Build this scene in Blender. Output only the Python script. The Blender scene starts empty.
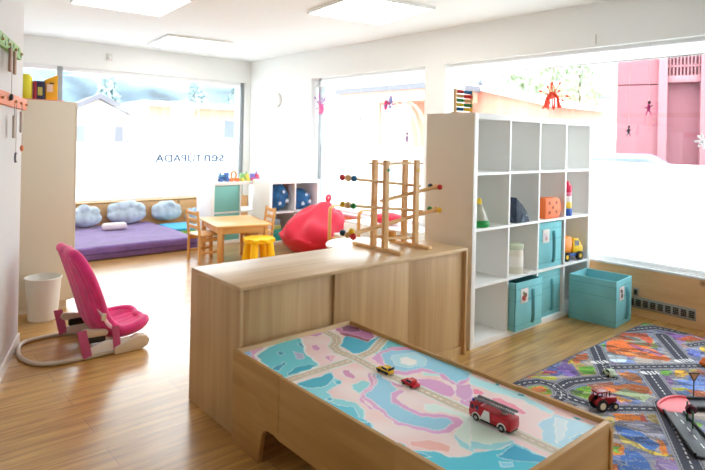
import bpy, bmesh, math, random
import numpy as np
from mathutils import Vector, Matrix, Euler, noise
random.seed(7)
C = bpy.context.scene.collection
SC = bpy.context.scene
PI = math.pi
R = math.radians

# ---------------------------------------------------------------- camera, world, exposure
cd = bpy.data.cameras.new('camera'); cam = bpy.data.objects.new('camera', cd); C.objects.link(cam)
cr = Vector((0.75536411, -0.65495966, 0.02128155)); cu = Vector((-0.01488402, 0.01531978, 0.99977186)); cf = Vector((0.65513627, 0.75550853, -0.00182358))
mw = Matrix.Identity(4)
for i in range(3):
    mw[i][0] = cr[i]; mw[i][1] = cu[i]; mw[i][2] = -cf[i]
mw[2][3] = 1.2778
cam.matrix_world = mw
cd.sensor_width = 36; cd.lens = 36*571.26/705; cd.shift_y = -(235-141.18)/705
cd.clip_start = 0.05; cd.clip_end = 400
cd.dof.use_dof = True; cd.dof.focus_distance = 2.5; cd.dof.aperture_fstop = 4.5
SC.camera = cam
w = bpy.data.worlds.new('sky'); SC.world = w; w.use_nodes = True
bg = w.node_tree.nodes['Background']; bg.inputs[0].default_value = (0.855, 0.94, 1.0, 1); bg.inputs[1].default_value = 6.0
SC.view_settings.view_transform = 'Standard'; SC.view_settings.look = 'None'; SC.view_settings.gamma = 1
SC.view_settings.use_curve_mapping = False
SC.view_settings.exposure = 0.42
LAMP_STRENGTH = 5.0
SC.cycles.max_bounces = 10; SC.cycles.diffuse_bounces = 7; SC.cycles.transparent_max_bounces = 16
SC.cycles.sample_clamp_indirect = 6
SC.cycles.caustics_reflective = False; SC.cycles.caustics_refractive = False
def portal(loc, rot, sx, sy):
    l = bpy.data.lights.new('window_portal', 'AREA'); l.shape = 'RECTANGLE'; l.size = sx; l.size_y = sy
    l.cycles.is_portal = True
    o = bpy.data.objects.new('window_portal', l); o.location = loc; o.rotation_euler = rot; C.objects.link(o)
portal((2.6, 7.75, 1.25), (R(-90), 0, 0), 3.5, 1.7)
portal((4.75, 5.0, 1.2), (0, R(90), 0), 1.7, 1.95)
portal((4.75, 0.6, 1.2), (0, R(90), 0), 1.7, 6.3)

# ---------------------------------------------------------------- helpers
def lin(c):
    return tuple(((v/255)/12.92 if v/255 <= 0.04045 else ((v/255+0.055)/1.055)**2.4) for v in c[:3]) + (1,)
MATS = {}
def mat(name, rgb, rough=0.5, spec=0.5, emit=0, metal=0, bump=0, bscale=200, var=0, vscale=6, sheen=0):
    if name in MATS: return MATS[name]
    m = bpy.data.materials.new(name); m.use_nodes = True; nt = m.node_tree; b = nt.nodes['Principled BSDF']
    b.inputs['Base Color'].default_value = lin(rgb); b.inputs['Roughness'].default_value = rough
    b.inputs['Specular IOR Level'].default_value = spec; b.inputs['Metallic'].default_value = metal
    if sheen: b.inputs['Sheen Weight'].default_value = sheen
    if emit:
        b.inputs['Emission Color'].default_value = lin(rgb); b.inputs['Emission Strength'].default_value = emit
    tc = None
    if var or bump:
        tc = nt.nodes.new('ShaderNodeTexCoord')
    if var:
        n = nt.nodes.new('ShaderNodeTexNoise'); n.inputs['Scale'].default_value = vscale; n.inputs['Detail'].default_value = 4
        nt.links.new(tc.outputs['Object'], n.inputs['Vector'])
        r = nt.nodes.new('ShaderNodeValToRGB'); nt.links.new(n.outputs['Fac'], r.inputs['Fac'])
        a = lin([max(0, v*(1-var)) for v in rgb]); c = lin([min(255, v*(1+var*0.6)) for v in rgb])
        r.color_ramp.elements[0].color = a; r.color_ramp.elements[0].position = 0.3
        r.color_ramp.elements[1].color = c; r.color_ramp.elements[1].position = 0.7
        nt.links.new(r.outputs['Color'], b.inputs['Base Color'])
    if bump:
        n2 = nt.nodes.new('ShaderNodeTexNoise'); n2.inputs['Scale'].default_value = bscale; n2.inputs['Detail'].default_value = 3
        nt.links.new(tc.outputs['Object'], n2.inputs['Vector'])
        bp = nt.nodes.new('ShaderNodeBump'); bp.inputs['Strength'].default_value = bump; bp.inputs['Distance'].default_value = 0.004
        nt.links.new(n2.outputs['Fac'], bp.inputs['Height']); nt.links.new(bp.outputs['Normal'], b.inputs['Normal'])
    MATS[name] = m
    return m
def wood(name, light, dark, axis='X', fine=40, stretch=0.05, rough=0.45, knots=False, spec=0.35):
    if name in MATS: return MATS[name]
    m = bpy.data.materials.new(name); m.use_nodes = True; nt = m.node_tree; b = nt.nodes['Principled BSDF']; L = nt.links.new
    b.inputs['Roughness'].default_value = rough; b.inputs['Specular IOR Level'].default_value = spec
    tc = nt.nodes.new('ShaderNodeTexCoord'); mp = nt.nodes.new('ShaderNodeMapping'); L(tc.outputs['Object'], mp.inputs['Vector'])
    s = [1, 1, 1]; s['XYZ'.index(axis)] = stretch; mp.inputs['Scale'].default_value = s
    n = nt.nodes.new('ShaderNodeTexNoise'); n.inputs['Scale'].default_value = fine; n.inputs['Detail'].default_value = 6; n.inputs['Distortion'].default_value = 0.6
    L(mp.outputs['Vector'], n.inputs['Vector'])
    n2 = nt.nodes.new('ShaderNodeTexNoise'); n2.inputs['Scale'].default_value = fine*0.22; n2.inputs['Detail'].default_value = 3
    L(mp.outputs['Vector'], n2.inputs['Vector'])
    ad = nt.nodes.new('ShaderNodeMath'); ad.operation = 'ADD'; L(n.outputs['Fac'], ad.inputs[0]); L(n2.outputs['Fac'], ad.inputs[1])
    ml = nt.nodes.new('ShaderNodeMath'); ml.operation = 'MULTIPLY'; ml.inputs[1].default_value = 0.5; L(ad.outputs[0], ml.inputs[0])
    r = nt.nodes.new('ShaderNodeValToRGB'); L(ml.outputs[0], r.inputs['Fac'])
    r.color_ramp.elements[0].color = lin(dark); r.color_ramp.elements[0].position = 0.36
    r.color_ramp.elements[1].color = lin(light); r.color_ramp.elements[1].position = 0.6
    out = r.outputs['Color']
    if knots:
        v = nt.nodes.new('ShaderNodeTexVoronoi'); v.inputs['Scale'].default_value = 5.5; L(tc.outputs['Object'], v.inputs['Vector'])
        r2 = nt.nodes.new('ShaderNodeValToRGB'); L(v.outputs['Distance'], r2.inputs['Fac'])
        r2.color_ramp.elements[0].color = lin([int(x*0.62) for x in dark]); r2.color_ramp.elements[0].position = 0.04
        r2.color_ramp.elements[1].color = (1, 1, 1, 1); r2.color_ramp.elements[1].position = 0.16
        mx = nt.nodes.new('ShaderNodeMixRGB'); mx.blend_type = 'MULTIPLY'; mx.inputs[0].default_value = 0.8
        L(out, mx.inputs[1]); L(r2.outputs['Color'], mx.inputs[2]); out = mx.outputs[0]
    L(out, b.inputs['Base Color'])
    MATS[name] = m
    return m

class MB:
    def __init__(s): s.bm = bmesh.new()
    def _mi(s, faces, mi):
        for f in faces: f.material_index = mi
    def box(s, x0, x1, y0, y1, z0, z1, bev=0.0, mi=0, seg=2, M=None):
        t = bmesh.new()
        bmesh.ops.create_cube(t, size=1)
        for v in t.verts: v.co = Vector(((x0+x1)/2+v.co.x*(x1-x0), (y0+y1)/2+v.co.y*(y1-y0), (z0+z1)/2+v.co.z*(z1-z0)))
        if bev: bmesh.ops.bevel(t, geom=list(t.edges), offset=bev, segments=seg, affect='EDGES', profile=0.5)
        s.add(t, mi, M); return s
    def add(s, t, mi=0, M=None):
        if M is not None: t.transform(M)
        bmesh.ops.recalc_face_normals(t, faces=t.faces)
        vm = [s.bm.verts.new(v.co) for v in t.verts]
        t.verts.index_update()
        for f in t.faces:
            try:
                nf = s.bm.faces.new([vm[v.index] for v in f.verts]); nf.material_index = mi if mi is not None else f.material_index
            except ValueError: pass
        t.free()
    def cyl(s, p, q, r, r2=None, seg=16, mi=0):
        p = Vector(p); q = Vector(q); d = q-p
        t = bmesh.new(); bmesh.ops.create_cone(t, cap_ends=True, segments=seg, radius1=r, radius2=r if r2 is None else r2, depth=d.length)
        M = Matrix.Translation((p+q)/2) @ Vector((0, 0, 1)).rotation_difference(d).to_matrix().to_4x4()
        s.add(t, mi, M); return s
    def ell(s, c, r, seg=18, rings=12, mi=0, M=None):
        t = bmesh.new(); bmesh.ops.create_uvsphere(t, u_segments=seg, v_segments=rings, radius=1)
        if not hasattr(r, '__len__'): r = (r, r, r)
        T = Matrix.Translation(c) @ (M if M is not None else Matrix.Identity(4)) @ Matrix.Diagonal((r[0], r[1], r[2], 1))
        s.add(t, mi, T); return s
    def lathe(s, prof, c=(0, 0, 0), seg=28, mi=0, M=None):
        t = bmesh.new(); rows = []
        for (r, z) in prof:
            if r < 1e-5: rows.append([t.verts.new((0, 0, z))])
            else: rows.append([t.verts.new((r*math.cos(2*PI*k/seg), r*math.sin(2*PI*k/seg), z)) for k in range(seg)])
        for a, b in zip(rows, rows[1:]):
            for k in range(seg):
                k2 = (k+1) % seg
                if len(a) == 1 and len(b) == 1: continue
                if len(a) == 1: t.faces.new((a[0], b[k2], b[k]))
                elif len(b) == 1: t.faces.new((a[k], a[k2], b[0]))
                else: t.faces.new((a[k], a[k2], b[k2], b[k]))
        T = Matrix.Translation(c) @ (M if M is not None else Matrix.Identity(4))
        s.add(t, mi, T); return s
    def tube(s, pts, r, seg=10, closed=False, mi=0, flat=None):
        pts = [Vector(p) for p in pts]; n = len(pts); t = bmesh.new(); rows = []
        up = None
        for i in range(n):
            a = pts[(i-1) % n] if (closed or i > 0) else pts[i]; b = pts[(i+1) % n] if (closed or i < n-1) else pts[i]
            d = (b-a).normalized()
            if up is None:
                up = Vector((0, 0, 1)) if abs(d.z) < 0.9 else Vector((1, 0, 0))
            u = up - d*up.dot(d)
            if u.length < 1e-4: u = d.orthogonal()
            u.normalize(); v = d.cross(u); up = u
            ru, rv = (r, r) if flat is None else flat
            rows.append([t.verts.new(pts[i]+u*ru*math.cos(2*PI*k/seg)+v*rv*math.sin(2*PI*k/seg)) for k in range(seg)])
        rng = range(n) if closed else range(n-1)
        for i in rng:
            a, b = rows[i], rows[(i+1) % n]
            for k in range(seg): t.faces.new((a[k], a[(k+1) % seg], b[(k+1) % seg], b[k]))
        if not closed:
            t.faces.new(rows[0]); t.faces.new(rows[-1])
        s.add(t, mi); return s
    def prism(s, poly, h0, h1, axis='Z', mi=0, bev=0, M=None):
        """poly 2-D; axis Z: (x,y)->z ; X: (y,z)->x ; Y: (x,z)->y"""
        t = bmesh.new()
        def P(a, b, h): return {'Z': (a, b, h), 'X': (h, a, b), 'Y': (a, h, b)}[axis]
        A = [t.verts.new(P(a, b, h0)) for a, b in poly]; B = [t.verts.new(P(a, b, h1)) for a, b in poly]
        t.faces.new(A); t.faces.new(list(reversed(B)))
        n = len(poly)
        for i in range(n): t.faces.new((A[i], B[i], B[(i+1) % n], A[(i+1) % n]))
        if bev:
            bmesh.ops.bevel(t, geom=list(t.edges), offset=bev, segments=2, affect='EDGES', profile=0.5)
        s.add(t, mi, M); return s
    def build(s, name, mats, parent=None, loc=None, rotz=0, smooth=True, label=None, ang=38):
        bmesh.ops.recalc_face_normals(s.bm, faces=s.bm.faces)
        if smooth:
            for f in s.bm.faces: f.smooth = True
            for e in s.bm.edges:
                if len(e.link_faces) == 2 and e.calc_face_angle(0) > R(ang): e.smooth = False
        me = bpy.data.meshes.new(name); s.bm.to_mesh(me); s.bm.free()
        if not isinstance(mats, (list, tuple)): mats = [mats]
        for m in mats: me.materials.append(m)
        o = bpy.data.objects.new(name, me); C.objects.link(o)
        if parent is not None: o.parent = parent
        if loc is not None: o.location = loc
        if rotz: o.rotation_euler.z = rotz
        if label: o['label'] = label
        return o
def tag(o, label, cat, group=None, kind=None):
    o['label'] = label; o['category'] = cat
    if group: o['group'] = group
    if kind: o['kind'] = kind
    return o
def thing(name, label, cat, loc=(0, 0, 0), rotz=0, group=None):
    o = bpy.data.objects.new(name, None); o.empty_display_size = 0.05; C.objects.link(o); o.location = loc; o.rotation_euler.z = rotz
    return tag(o, label, cat, group)
def struct(mb, name, mats, label, cat, **k):
    return tag(mb.build(name, mats, **k), label, cat, kind='structure')
def copy_tree(o, parent=None):
    c = o.copy(); C.objects.link(c)
    if parent is not None: c.parent = parent
    for ch in list(o.children): copy_tree(ch, c)
    return c
def mods(o, *ms):
    for t, kw in ms:
        m = o.modifiers.new(t.lower(), t)
        for k, v in kw.items(): setattr(m, k, v)
    return o
def arc(cx, cy, r, a0, a1, n):
    return [(cx+r*math.cos(R(a0+(a1-a0)*i/n)), cy+r*math.sin(R(a0+(a1-a0)*i/n))) for i in range(n+1)]
def smooth_path(pts, n=6, closed=False):
    P = [Vector(p) for p in pts]; out = []; m = len(P)
    rng = range(m) if closed else range(m-1)
    for i in rng:
        if closed: a, b, c, d = P[(i-1) % m], P[i], P[(i+1) % m], P[(i+2) % m]
        else: a, b, c, d = P[max(i-1, 0)], P[i], P[i+1], P[min(i+2, m-1)]
        for k in range(n):
            t = k/n
            out.append(0.5*((2*b)+(c-a)*t+(2*a-5*b+4*c-d)*t*t+(3*b-a-3*c+d)*t**3))
    if not closed: out.append(P[-1])
    return out

# ---------------------------------------------------------------- materials of the room
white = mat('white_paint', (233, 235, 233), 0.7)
ceil_m = mat('ceiling_paint', (232, 234, 233), 0.85)
white_gloss = mat('white_laminate', (244, 244, 243), 0.35)
beige = mat('beige_laminate', (228, 218, 200), 0.4)
grey_frame = mat('grey_aluminium', (150, 155, 158), 0.4, metal=0.3)
white_metal = mat('white_metal', (230, 232, 233), 0.35)
def floor_mat():
    m = bpy.data.materials.new('oak_laminate'); m.use_nodes = True; nt = m.node_tree; b = nt.nodes['Principled BSDF']; L = nt.links.new
    tc = nt.nodes.new('ShaderNodeTexCoord')
    br = nt.nodes.new('ShaderNodeTexBrick'); L(tc.outputs['Object'], br.inputs['Vector'])
    br.offset = 0.37; br.inputs['Scale'].default_value = 1; br.inputs['Brick Width'].default_value = 1.25; br.inputs['Row Height'].default_value = 0.16
    br.inputs['Mortar Size'].default_value = 0.0012; br.inputs['Bias'].default_value = 0
    br.inputs['Color1'].default_value = lin((208, 163, 94)); br.inputs['Color2'].default_value = lin((193, 145, 76)); br.inputs['Mortar'].default_value = lin((140, 98, 54))
    mp = nt.nodes.new('ShaderNodeMapping'); mp.inputs['Scale'].default_value = (0.9, 12, 1); L(tc.outputs['Object'], mp.inputs['Vector'])
    n = nt.nodes.new('ShaderNodeTexNoise'); n.inputs['Scale'].default_value = 2.4; n.inputs['Detail'].default_value = 7; n.inputs['Distortion'].default_value = 1.0; L(mp.outputs['Vector'], n.inputs['Vector'])
    r = nt.nodes.new('ShaderNodeValToRGB'); L(n.outputs['Fac'], r.inputs['Fac'])
    r.color_ramp.elements[0].color = lin((172, 152, 112)); r.color_ramp.elements[0].position = 0.3
    r.color_ramp.elements[1].color = (1, 1, 1, 1); r.color_ramp.elements[1].position = 0.62
    mx = nt.nodes.new('ShaderNodeMixRGB'); mx.blend_type = 'MULTIPLY'; mx.inputs[0].default_value = 0.75
    L(br.outputs['Color'], mx.inputs[1]); L(r.outputs['Color'], mx.inputs[2]); L(mx.outputs[0], b.inputs['Base Color'])
    b.inputs['Roughness'].default_value = 0.3; b.inputs['Specular IOR Level'].default_value = 0.6; b.inputs['Coat Weight'].default_value = 0.55; b.inputs['Coat Roughness'].default_value = 0.2
    return m
oak_floor = floor_mat()
def glass_mat():
    m = bpy.data.materials.new('window_glass'); m.use_nodes = True; nt = m.node_tree; nt.nodes.clear(); L = nt.links.new
    o = nt.nodes.new('ShaderNodeOutputMaterial'); t = nt.nodes.new('ShaderNodeBsdfTransparent'); t.inputs[0].default_value = (0.97, 0.985, 0.98, 1)
    g = nt.nodes.new('ShaderNodeBsdfGlossy'); g.inputs['Roughness'].default_value = 0.02
    mx = nt.nodes.new('ShaderNodeMixShader'); mx.inputs[0].default_value = 0.05
    L(t.outputs[0], mx.inputs[1]); L(g.outputs[0], mx.inputs[2]); L(mx.outputs[0], o.inputs[0])
    return m
glass = glass_mat()
def film_mat(name, rgb, tr=0.75):
    m = bpy.data.materials.new(name); m.use_nodes = True; nt = m.node_tree; nt.nodes.clear(); L = nt.links.new
    o = nt.nodes.new('ShaderNodeOutputMaterial'); t = nt.nodes.new('ShaderNodeBsdfTranslucent'); t.inputs[0].default_value = lin(rgb)
    d = nt.nodes.new('ShaderNodeBsdfDiffuse'); d.inputs[0].default_value = lin(rgb)
    mx = nt.nodes.new('ShaderNodeMixShader'); mx.inputs[0].default_value = tr
    L(d.outputs[0], mx.inputs[1]); L(t.outputs[0], mx.inputs[2]); L(mx.outputs[0], o.inputs[0])
    return m
film = film_mat('frosted_film', (252, 252, 252), 0.92)
letter_m = film_mat('grey_blue_lettering', (92, 116, 146), 0.35)
knotty = wood('knotty_pine_panel', (230, 188, 138), (212, 164, 112), axis='Y', fine=18, stretch=0.12, knots=True)
knotty_x = wood('knotty_pine_panel_back', (230, 188, 138), (212, 164, 112), axis='X', fine=18, stretch=0.12, knots=True)
lamp_m = mat('lamp_diffuser', (255, 252, 247), 0.5, emit=LAMP_STRENGTH)

# ---------------------------------------------------------------- room shell
WX, WY, CZ = 4.477, 7.537, 2.426
struct(MB().box(-3.2, 4.8, -3.0, 7.85, -0.12, 0.0), 'floor', oak_floor, 'oak laminate plank floor across the whole playroom', 'floor')
struct(MB().box(-3.2, 4.8, -3.0, 7.85, CZ, CZ+0.15), 'ceiling', ceil_m, 'plain white ceiling with three square light panels', 'ceiling')
m = MB()
m.box(WX, 4.8, -3.0, 7.85, 2.07, CZ)                       # beam
m.box(WX, 4.8, 6.0, 7.85, 0, 2.07)                         # corner pier
m.box(WX, 4.8, 3.757, 4.026, 0, 2.07)                      # middle pier
m.box(WX+0.02, 4.8, -3.0, 6.0, 0, 0.355)                   # parapet
m.box(WX, 4.8, -3.0, -2.4, 0, 2.07)
struct(m, 'wall_right', white, 'white right wall with beam and two piers around the big windows', 'wall')
m = MB()
m.box(-0.2, WX, WY, 7.85, 2.10, CZ); m.box(-0.2, WX, WY+0.02, 7.85, 0, 0.40); m.box(-0.2, 0.9, WY, 7.85, 0.40, 2.10); m.box(4.39, WX, WY, 7.85, 0.4, 2.1)
struct(m, 'wall_back', white, 'white back wall framing the wide window with mirrored lettering', 'wall')
# oblique left wall
a = Vector((0.757, 3.95)); dr = Vector((-0.275, -0.816)).normalized(); b_ = a + dr*7.6; nrm = Vector((-dr.y, dr.x))*-1
if nrm.x > 0: nrm = -nrm
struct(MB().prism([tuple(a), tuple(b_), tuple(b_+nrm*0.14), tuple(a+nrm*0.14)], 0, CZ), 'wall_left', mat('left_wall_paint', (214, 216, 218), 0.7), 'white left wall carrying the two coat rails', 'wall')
bb = MB().prism([tuple(a), tuple(b_), tuple(b_-nrm*0.012), tuple(a-nrm*0.012)], 0, 0.06)
struct(bb, 'baseboard_left', white_gloss, 'low white baseboard along the left wall', 'baseboard')
struct(MB().box(0.2, 0.34, 3.9, 7.6, 0, CZ).box(0.2, 0.68, 3.84, 3.9, 0, CZ), 'wall_left_rear', white, 'white wall hidden behind the tall beige cupboard', 'wall')  # short second box added out of view to stop daylight leaking in
struct(MB().box(-3.2, 4.8, -3.1, -3.0, 0, CZ), 'wall_front', white, 'white wall behind the viewer', 'wall')
# knotty pine cladding under the windows
struct(MB().box(WX-0.012, WX+0.02, -3.0, 3.757, 0, 0.355), 'trim_1', knotty, 'knotty pine board under the right window', 'panel')
struct(MB().box(WX-0.012, WX+0.02, 4.026, 6.0, 0, 0.355), 'trim_2', knotty, 'knotty pine board behind the red beanbag', 'panel')
struct(MB().box(0.35, WX-0.02, WY-0.02, WY+0.02, 0, 0.415), 'trim_3', knotty_x, 'knotty pine board behind the purple mattress', 'panel')
# sills
m = MB().box(WX-0.02, 4.62, -2.4, 3.757, 0.355, 0.372, 0.003)
for k in range(3): m.box(WX-0.005, WX+0.0, -2.4, 3.757, 0.376+k*0.012, 0.382+k*0.012)
struct(m, 'trim_4', white_metal, 'ribbed white metal sill under the right window', 'sill')
struct(MB().box(WX-0.01, 4.62, 4.026, 6.0, 0.355, 0.385, 0.003), 'trim_5', white_metal, 'white metal sill behind the red beanbag', 'sill')
struct(MB().box(0.9, 4.39, WY-0.02, 7.66, 0.40, 0.425, 0.003), 'trim_6', knotty_x, 'pine ledge under the back window', 'sill')

def window(name, label, plane, lo, hi, z0, z1, filmtop, verts, axis, band=0.05, blind=0):
    """plane: coordinate of the glass; frame bars centred on it"""
    root = bpy.data.objects.new(name, None); C.objects.link(root); tag(root, label, 'window', kind='structure')
    def bx(m, a, b, za, zb, d0, d1, **k):
        if axis == 'Y': m.box(a, b, plane+d0, plane+d1, za, zb, **k)
        else: m.box(plane+d0, plane+d1, a, b, za, zb, **k)
    m = MB()
    bx(m, lo, hi, z1-band, z1, -0.035, 0.03); bx(m, lo, hi, z0, z0+0.03, -0.03, 0.03)
    m.build('window_frame', white_metal, root)
    for c, wd in verts:
        m = MB(); bx(m, c-wd/2, c+wd/2, z0, z1, -0.04, 0.035, bev=0.004); m.build('window_mullion', grey_frame, root)
    m = MB(); bx(m, lo+0.005, hi-0.005, z0+0.01, z1-0.01, -0.003, 0.003); m.build('glass_pane', glass, root)
    if blind:
        m = MB(); bx(m, lo+0.01, hi-0.01, z1-band-blind, z1-band, -0.05, -0.046); m.build('roller_blind', film, root)
        m = MB(); bx(m, lo+0.01, hi-0.01, z1-band-blind-0.012, z1-band-blind, -0.054, -0.042, bev=0.003); m.build('blind_rail', white_metal, root)
    m = MB(); bx(m, lo+0.005, hi-0.005, z0+0.01, filmtop, -0.0065, -0.0045); m.build('frosted_film', film, root)
    return root
w1 = window('window_1', 'wide back window half covered with frosted film and mirrored lettering', 7.617, 0.9, 4.39, 0.425, 2.10, 1.185, [(0.925, 0.05), (1.85, 0.065), (4.36, 0.06)], 'Y')
w2 = window('window_2', 'side window behind the wooden marble run with pink paper stars', 4.577, 4.026, 6.0, 0.385, 2.07, 1.22, [(5.90, 0.05), (4.05, 0.04)], 'X', band=0.03, blind=0.07)
w3 = window('window_3', 'right window with frosted lower half behind the white cube shelf', 4.577, -2.4, 3.757, 0.372, 2.07, 1.15, [(-0.9, 0.06), (-2.38, 0.04)], 'X', band=0.035, blind=0.085)
# lettering on the back window (reads from outside, so it is mirrored in here)
def text_mesh(body, size, x, z):
    cu_ = bpy.data.curves.new('t', 'FONT'); cu_.body = body; cu_.size = size; cu_.extrude = 0.0008; cu_.offset = 0.004
    o = bpy.data.objects.new('t', cu_); C.objects.link(o)
    bpy.context.view_layer.update()
    me = bpy.data.meshes.new_from_object(o.evaluated_get(bpy.context.evaluated_depsgraph_get()))
    w_ = max(v.co.x for v in me.vertices)
    bpy.data.objects.remove(o)
    return me, w_
xs = 4.10; m = MB()
for body, size in (('sen', 0.185), ('TUPADA', 0.132)):
    me, w_ = text_mesh(body, size, 0, 0)
    t = bmesh.new(); t.from_mesh(me); bpy.data.meshes.remove(me)
    m.add(t, 0, Matrix.Translation((xs, 7.6085, 0.925)) @ Matrix(((-1.32, 0, 0, 0), (0, 0, 1, 0), (0, 1.1, 0, 0), (0, 0, 0, 1))))
    xs -= (w_*1.32+0.03)
print('LETTER END', xs)
m.build('window_lettering', letter_m, w1, smooth=False, label='grey blue mirrored lettering')

def ceiling_light(label, cx, cy, sx, sy, rot=0):
    t = thing('ceiling_light', label, 'light', (cx, cy, CZ), rot, 'square ceiling light panels')
    m = MB(); fw = 0.012; h = 0.03
    m.box(-sx/2, sx/2, -sy/2, -sy/2+fw, -h, 0, 0.004); m.box(-sx/2, sx/2, sy/2-fw, sy/2, -h, 0, 0.004)
    m.box(-sx/2, -sx/2+fw, -sy/2+fw, sy/2-fw, -h, 0, 0.004); m.box(sx/2-fw, sx/2, -sy/2+fw, sy/2-fw, -h, 0, 0.004)
    m.build('frame', white, t)
    MB().box(-sx/2+fw, sx/2-fw, -sy/2+fw, sy/2-fw, -h+0.004, -0.01).build('diffuser', lamp_m, t)
ceiling_light('glowing square ceiling panel farthest away, near the back window', 3.04, 6.58, 0.78, 0.85, R(-6))
ceiling_light('glowing square ceiling panel cut by the top edge, above the bouncer side', 1.72, 4.88, 0.78, 0.80, R(-4))
ceiling_light('glowing square ceiling panel nearest the right windows, above the counter', 3.36, 3.68, 0.80, 0.82, R(-8))

# ---------------------------------------------------------------- outside the windows
asphalt = mat('pale_asphalt', (200, 198, 196), 0.9)
struct(MB().box(-60, 140, -80, 140, -0.6, -0.3), 'ground', asphalt, 'pale paved ground outside the windows', 'ground')
def hill(name, pts, h, depth, m_, label):
    """ridge line along pts (x,y), rising to h behind"""
    mb = MB(); t = bmesh.new(); rows = []
    P = [Vector((x, y, 0)) for x, y in pts]; n = 60
    for i in range(n+1):
        s = i/n*(len(P)-1); k = min(int(s), len(P)-2); p = P[k].lerp(P[k+1], s-k); d = p.normalized()
        row = []
        for j in range(14):
            q = p+d*depth*j/13; z = h*(1-(1-j/13)**2)*(0.85+0.3*noise.noise(q*0.035))+1.5*noise.noise(q*0.12)*(j/13)-0.5
            row.append(t.verts.new((q.x, q.y, z)))
        rows.append(row)
    for a, b in zip(rows, rows[1:]):
        for j in range(13): t.faces.new((a[j], b[j], b[j+1], a[j+1]))
    mb.add(t)
    return tag(mb.build(name, m_), label, 'hill', kind='structure')
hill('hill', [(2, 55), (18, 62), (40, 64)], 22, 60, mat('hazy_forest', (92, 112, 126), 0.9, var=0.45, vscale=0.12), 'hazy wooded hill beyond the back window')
hill('hill', [(62, 48), (72, 30), (76, 8)], 22, 60, mat('meadow_slope', (124, 132, 112), 0.9, var=0.5, vscale=0.25), 'pale green slope beyond the right window')
wall_w = mat('outside_plaster', (225, 222, 216), 0.8); roof_g = mat('slate_roof', (104, 104, 112), 0.7); timber = wood('larch_cladding', (224, 158, 136), (210, 144, 120), axis='Z', fine=6, rough=0.7)
pane_m = mat('dark_window', (110, 120, 132), 0.2)
def house(label, x, y, w_, d_, h, rh, rot=0, wm=wall_w, rm=roof_g, wins=()):
    t = thing('house', label, 'building', (x, y, -0.3), rot)
    MB().prism([(-w_/2, 0), (w_/2, 0), (w_/2, h), (0, h+rh), (-w_/2, h)], -d_/2, d_/2, 'Y').build('wall', wm, t)
    m = MB(); ov = 0.4
    for s in (-1, 1):
        m.prism([(0, h+rh+0.02), (s*(w_/2+ov), h-rh*ov/(w_/2)+0.02), (s*(w_/2+ov), h-rh*ov/(w_/2)+0.2), (0, h+rh+0.2)], -d_/2-ov, d_/2+ov, 'Y')
    m.build('roof', rm, t)
    for wx, wz, ww, wh in wins:
        f = MB().box(wx-ww/2-0.06, wx+ww/2+0.06, -d_/2-0.04, -d_/2+0.05, wz-0.06, wz+wh+0.06).build('window', white, t)
        MB().box(wx-ww/2, wx+ww/2, -d_/2-0.05, -d_/2, wz, wz+wh).build('pane', pane_m, f)
    return t
house('white gabled house seen through the left half of the back window', 6.75, 23, 2.9, 3, 2.1, 0.75, R(-8), wins=[(-0.7, 1.2, 0.5, 0.7), (0.8, 1.2, 0.5, 0.7)])
house('far grey roofed house on the slope above the cube shelf', 57.5, 39.4, 6, 5, 6.2, 2.6, R(60), wins=[(-1.2, 2.2, 1, 1.2), (1.2, 2.2, 1, 1.2)])
house('far grey roofed house left of the red paper star', 45, 25.5, 6, 5, 5.6, 2.2, R(60), wins=[(0, 2.2, 1, 1.2)])
house('far grey roofed house behind the bead abacus', 40, 32.8, 4.5, 4.5, 4.2, 2.2, R(65))
# timber building right in the back window
t = thing('timber_building', 'peach timber clad building right of centre in the back window', 'building', (8.2, 17.2, -0.3), R(-6))
MB().box(-1.5, 2.4, 0, 2, 0, 2.5).build('wall', timber, t)
MB().box(-1.75, 2.65, -0.4, 2.2, 2.5, 2.64).build('roof', wall_w, t)
for k in range(2):
    f = MB().box(-0.7+k*1.6, 0.1+k*1.6, -0.05, 0.04, 1.5, 2.2).build('window', white, t)
    MB().box(-0.64+k*1.6, 0.04+k*1.6, -0.07, 0, 1.56, 2.14).build('pane', pane_m, f)
# timber hall with curved ribs, side window
t = thing('timber_hall', 'peach timber hall with curved ribs behind the marble run', 'building', (12, 10.6, -0.3), 0)
MB().box(0.6, 1.6, -0.2, 3.7, 0, 2.95).build('wall', wall_w, t)
MB().box(0.55, 0.6, -0.2, 1.2, 0, 2.95).build('cladding', timber, t)
MB().box(-0.25, 1.75, -0.4, 3.9, 3.05, 3.22).build('roof_edge', roof_g, t)
MB().box(-0.2, 1.7, -0.35, 3.85, 2.72, 3.05).build('soffit', timber, t)
for k in range(4):
    y0 = 0.0+k*0.28
    mpts = [(-0.1+0.0*i, y0, 0) for i in range(1)]
    pts = [(-0.1, y0-0.1, 0), (-0.1, y0-0.1, 1.2), (-0.1, y0+0.02, 1.9), (-0.1, y0+0.3, 2.45), (-0.1, y0+0.75, 2.8)]
    MB().tube(smooth_path(pts, 5), 0.05, 6).build('curved_rib', timber, t)
for k in range(2):
    MB().box(-0.15, -0.03, 1.9+k*1.5, 2.05+k*1.5, 0, 2.72).build('post', timber, t)
t = thing('timber_barn', 'low peach roofed barn just above the cube shelf', 'building', (14, 9.45, -0.3), 0)
MB().prism([(-1.3, 0), (1.25, 0), (1.25, 3.22), (-1.3, 2.62)], 0, 3, 'X').build('wall', timber, t)
MB().prism([(-1.5, 2.58), (1.45, 3.27), (1.45, 3.37), (-1.5, 2.68)], -0.25, 3.2, 'X').build('roof', wall_w, t)
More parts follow.
